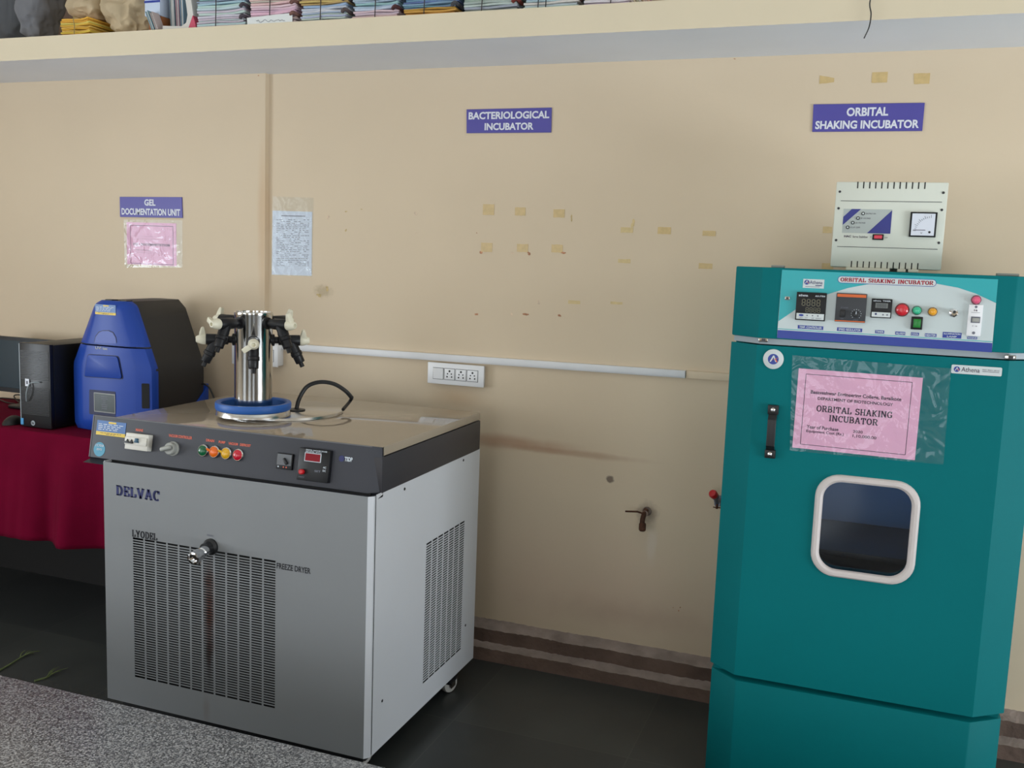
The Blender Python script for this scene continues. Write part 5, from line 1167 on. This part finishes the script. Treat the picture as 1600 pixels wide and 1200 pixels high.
# handwritten slip
FSf = Fr((0, YSH+.004, 0), (1, 0, 0), (0, 0, 1))
t = thing('paper_slip', 'handwritten white paper slip leaning on the pink stack', 'slip', FSf.p(*FSf.px(422, 38)))
P = [FSf.px(*q) for q in ((387, 39.5), (457, 35), (457, 20), (386, 28))]; m = MB(FSf); m.prism(P, 0, .001, mat('slip_white', (216, 218, 216), .6)); m.build('paper', t)
m = MB(FSf); rr = random.Random(4); x = 400.0; pts = []
while x < 446: pts.append(FSf.p(*FSf.px(x, 33.5-(x-400)*.075+rr.uniform(-2.4, 2.4), .002), .002)); x += rr.uniform(1.6, 3.4)
m.tube(pts, .0006, M_inkgrey, 4, 2); m.build('handwriting', t)
# crumpled tan packet, cloth sack, folded sheets
M_tan = mat('crumpled_tan_paper', (190, 170, 138), .75, var=.12, vscale=12)
M_sack = mat('grey_sack_cloth', (82, 84, 89), .9, var=.12, vscale=10); M_sack2 = mat('light_grey_sack_cloth', (112, 112, 116), .9, var=.1, vscale=10)
def lump(x0, x1, y0, y1, z0, z1, mt, seed, fold=.02, e=.55, slant=0, dirn=(1, 0, .6), fs=9):
    m = MB(); NU, NV = 140, 70; rows = []; d = V(dirn).normalized(); c = V(((x0+x1)/2, (y0+y1)/2, (z0+z1)/2)); r = V(((x1-x0)/2, (y1-y0)/2, (z1-z0)/2)); sg = lambda q, k: math.copysign(abs(q)**k, q)
    for i in range(NV+1):
        ph = -math.pi/2+math.pi*i/NV; row = []
        for j in range(NU):
            th = 2*math.pi*j/NU; n = V((sg(math.cos(ph), e)*sg(math.cos(th), e), sg(math.cos(ph), e)*sg(math.sin(th), e), sg(math.sin(ph), e)))
            p = c+V((n.x*r.x, n.y*r.y, n.z*r.z)); p.x += slant*(p.z-z0)
            g = p.dot(d)*fs*8+3*noise.noise(p*11+V((seed, 0, 0))); k = (1-abs(math.sin(g*.5)))*1.2-.5+1.0*noise.noise(p*16+V((0, seed, 0)))-.9*abs(noise.noise(p*30+V((seed, 0, 3))))
            p = p+V((n.x, n.y, n.z)).normalized()*fold*k
            p.z = max(p.z, z0); row.append(p)
        rows.append(row)
    m.grid(rows, mt, close=True); return m
xa, xb = onY(150, 30, YSH+.02).x, onY(209, 30, YSH+.02).x
m = lump(xa, xb, YSH+.03, YSH+.25, ZS+.0005, ZS+.17, M_tan, 3, .019, .6, -.1, (1, 0, .9), 8)
m.build('paper_packet', label='crumpled tan paper packet left of the white box', category='packet')
xc, xd = onY(94, 30, YSH+.02).x, onY(140, 30, YSH+.02).x
m = lump(xc, xd, YSH+.03, YSH+.2, ZS+.070, ZS+.2, M_tan, 8, .017, .6, 0, (1, 0, -.5), 8)
m.build('paper_packet', label='crumpled tan paper packet lying on the yellow papers', category='packet')
s0, s1 = onY(-70, 40, YSH+.2).x, onY(22, 40, YSH+.2).x
lump(s0, s1, YSH+.215, YSH+.38, ZS+.0005, ZS+.36, M_sack, 5, .016, .5, .0, (.4, 0, 1), 5).build('cloth_sack', label='dark grey cloth sack at the left end of the shelf', category='sack')
s0, s1 = onY(14, 40, YSH+.02).x, onY(52, 40, YSH+.02).x
lump(s0+.01, s1, YSH+.025, YSH+.19, ZS+.0005, ZS+.32, M_sack2, 9, .015, .6, .08, (1, 0, -.4), 6).build('cloth_sack', label='lighter grey folded cloth slumped against the dark sack', category='sack')
M_card = mat('brown_carton', (104, 82, 68), .8, var=.06)
bx0, bx1 = onY(40, 20, YSH+.16).x, onY(120, 20, YSH+.16).x
t = thing('carton', 'brown carton at the back behind the yellow papers', 'box', ((bx0+bx1)/2, YSH+.27, ZS)); m = MB(); m.box(bx0, bx1, YSH+.30, YSH+.385, ZS, ZS+.28, M_card, .002); m.build('carton_body', t); m = MB(); m.box((bx0+bx1)/2-.02, (bx0+bx1)/2+.02, YSH+.2990, YSH+.30, ZS, ZS+.28, mat('carton_tape', (150, 120, 84), .4)); m.build('carton_tape', t)
# white box with navy stripe standing on a brown block
x0, x1 = onY(226, 15, YSH+.05).x, onY(250, 15, YSH+.05).x
m = MB(); m.box(x0+.012, x1+.002, YSH+.055, YSH+.15, ZS, ZS+.06, mat('orange_brown_wood', (150, 92, 52), .6), .003); m.build('wooden_block', label='orange-brown block under the white box', category='block')
t = thing('white_box', 'white box with navy stripe standing on the brown block', 'box', ((x0+x1)/2, YSH+.15, ZS+.06)); m = MB(); m.box(x0, x1, YSH+.05, YSH+.16, ZS+.0605, ZS+.22, mat('pale_blue_white_card', (190, 202, 222), .5), .002); m.build('box_body', t)
m = MB(); m.box(x0-.0005, x1+.0005, YSH+.0485, YSH+.05, ZS+.105, ZS+.112, M_ovb); m.build('navy_stripe', t)
# leaning files
def leaning(x0, tilt, rgb, label, w, h, y, dp):
    a = onY(x0, 35, YSH+y).x; mt = mat('file_%d_%d_%d' % rgb, rgb, .7); M_e = mat('file_pages', (206, 206, 204), .8)
    t = thing('file_folder', label, 'file', (a, YSH+y+dp/2, ZS), 'files leaning on the shelf'); d = V((math.sin(tilt), 0, math.cos(tilt))); k = V((math.cos(tilt), 0, -math.sin(tilt)))
    fr = Fr(V((a, YSH+y, ZS+.0005)), k, d); m = MB(fr); m.box(0, .002, 0, h, -dp, 0, mt); m.box(w-.002, w, 0, h, -dp, 0, mt); m.box(0, w, 0, h, -dp-.002, -dp, mt); m.build('cover', t); m = MB(fr); m.box(.002, w-.002, .003, h-.003, -dp+.002, -.004, M_e); m.build('pages', t)
leaning(237, -.42, (128, 156, 166), 'blue-grey thin file tilted left at the shelf edge', .011, .07, .008, .035)
leaning(243.5, -.42, (176, 160, 158), 'pinkish thin file tilted left at the shelf edge', .010, .065, .008, .035)
leaning(267, -.05, (140, 158, 168), 'grey-blue file standing nearly upright', .019, .2, .078, .2)
leaning(276.5, -.05, (196, 160, 172), 'pink file beside the grey-blue file', .012, .2, .078, .2)
leaning(282.8, -.05, (126, 156, 178), 'blue file leaning over the dark gap', .014, .2, .078, .2)
# folded white sheets curving up, with a pink end
M_fold = mat('white_folded_sheets', (208, 204, 198), .7); M_pinkend = mat('deep_pink_cover', (190, 72, 96), .6)
m = MB(); rows = []
prof_ = [(254, 45), (270, 45.5), (284, 45.5), (291, 40), (293, 28), (291, 12), (288, -6), (285, -24)]
for dy in (0, .05):
    rows.append([onY(x, y, YSH+.02)+V((0, dy, .010)) for x, y in prof_])
lo2 = [onY(x, y, YSH+.02) for x, y in ((254, 49.5), (270, 48.5), (289, 46.5), (299, 44.5), (302, 28), (300, 10), (297, -8), (294, -26))]
lo2 = [V((q.x, q.y, max(q.z, ZS+.001))) for q in lo2]; up2 = [V((q.x, q.y, max(q.z, ZS+.008))) for q in rows[0]]
N = len(lo2); vs = lo2+up2+[q+V((0, .05, 0)) for q in lo2]+[q+V((0, .05, 0)) for q in up2]
fs = []
for k in range(N-1): fs += [(k, k+1, N+k+1, N+k), (2*N+k, 3*N+k, 3*N+k+1, 2*N+k+1), (k, 2*N+k, 2*N+k+1, k+1), (N+k, N+k+1, 3*N+k+1, 3*N+k)]
fs += [(0, N, 3*N, 2*N), (N-1, 2*N-1, 4*N-1, 3*N-1)][:2]
t = thing('folded_sheets', 'white folded sheets curling up beside the first blue stack', 'papers', (up2[2].x, YSH+.1, ZS)); m = MB(); m.raw(vs, fs, M_fold, world=True); m.build('sheets', t)
q = [onY(x, y, YSH+.016) for x, y in ((294, 45.5), (306, 44), (305, 37), (301, 24))]; q = [V((p.x, p.y, max(p.z, ZS+.001))) for p in q]
m = MB(); m.raw(q+[p+V((0, .05, 0)) for p in q], [(0, 1, 2, 3), (7, 6, 5, 4), (0, 4, 5, 1), (1, 5, 6, 2), (2, 6, 7, 3), (3, 7, 4, 0)], M_pinkend, world=True); m.build('cover_end', t, label='deep pink cover corner')
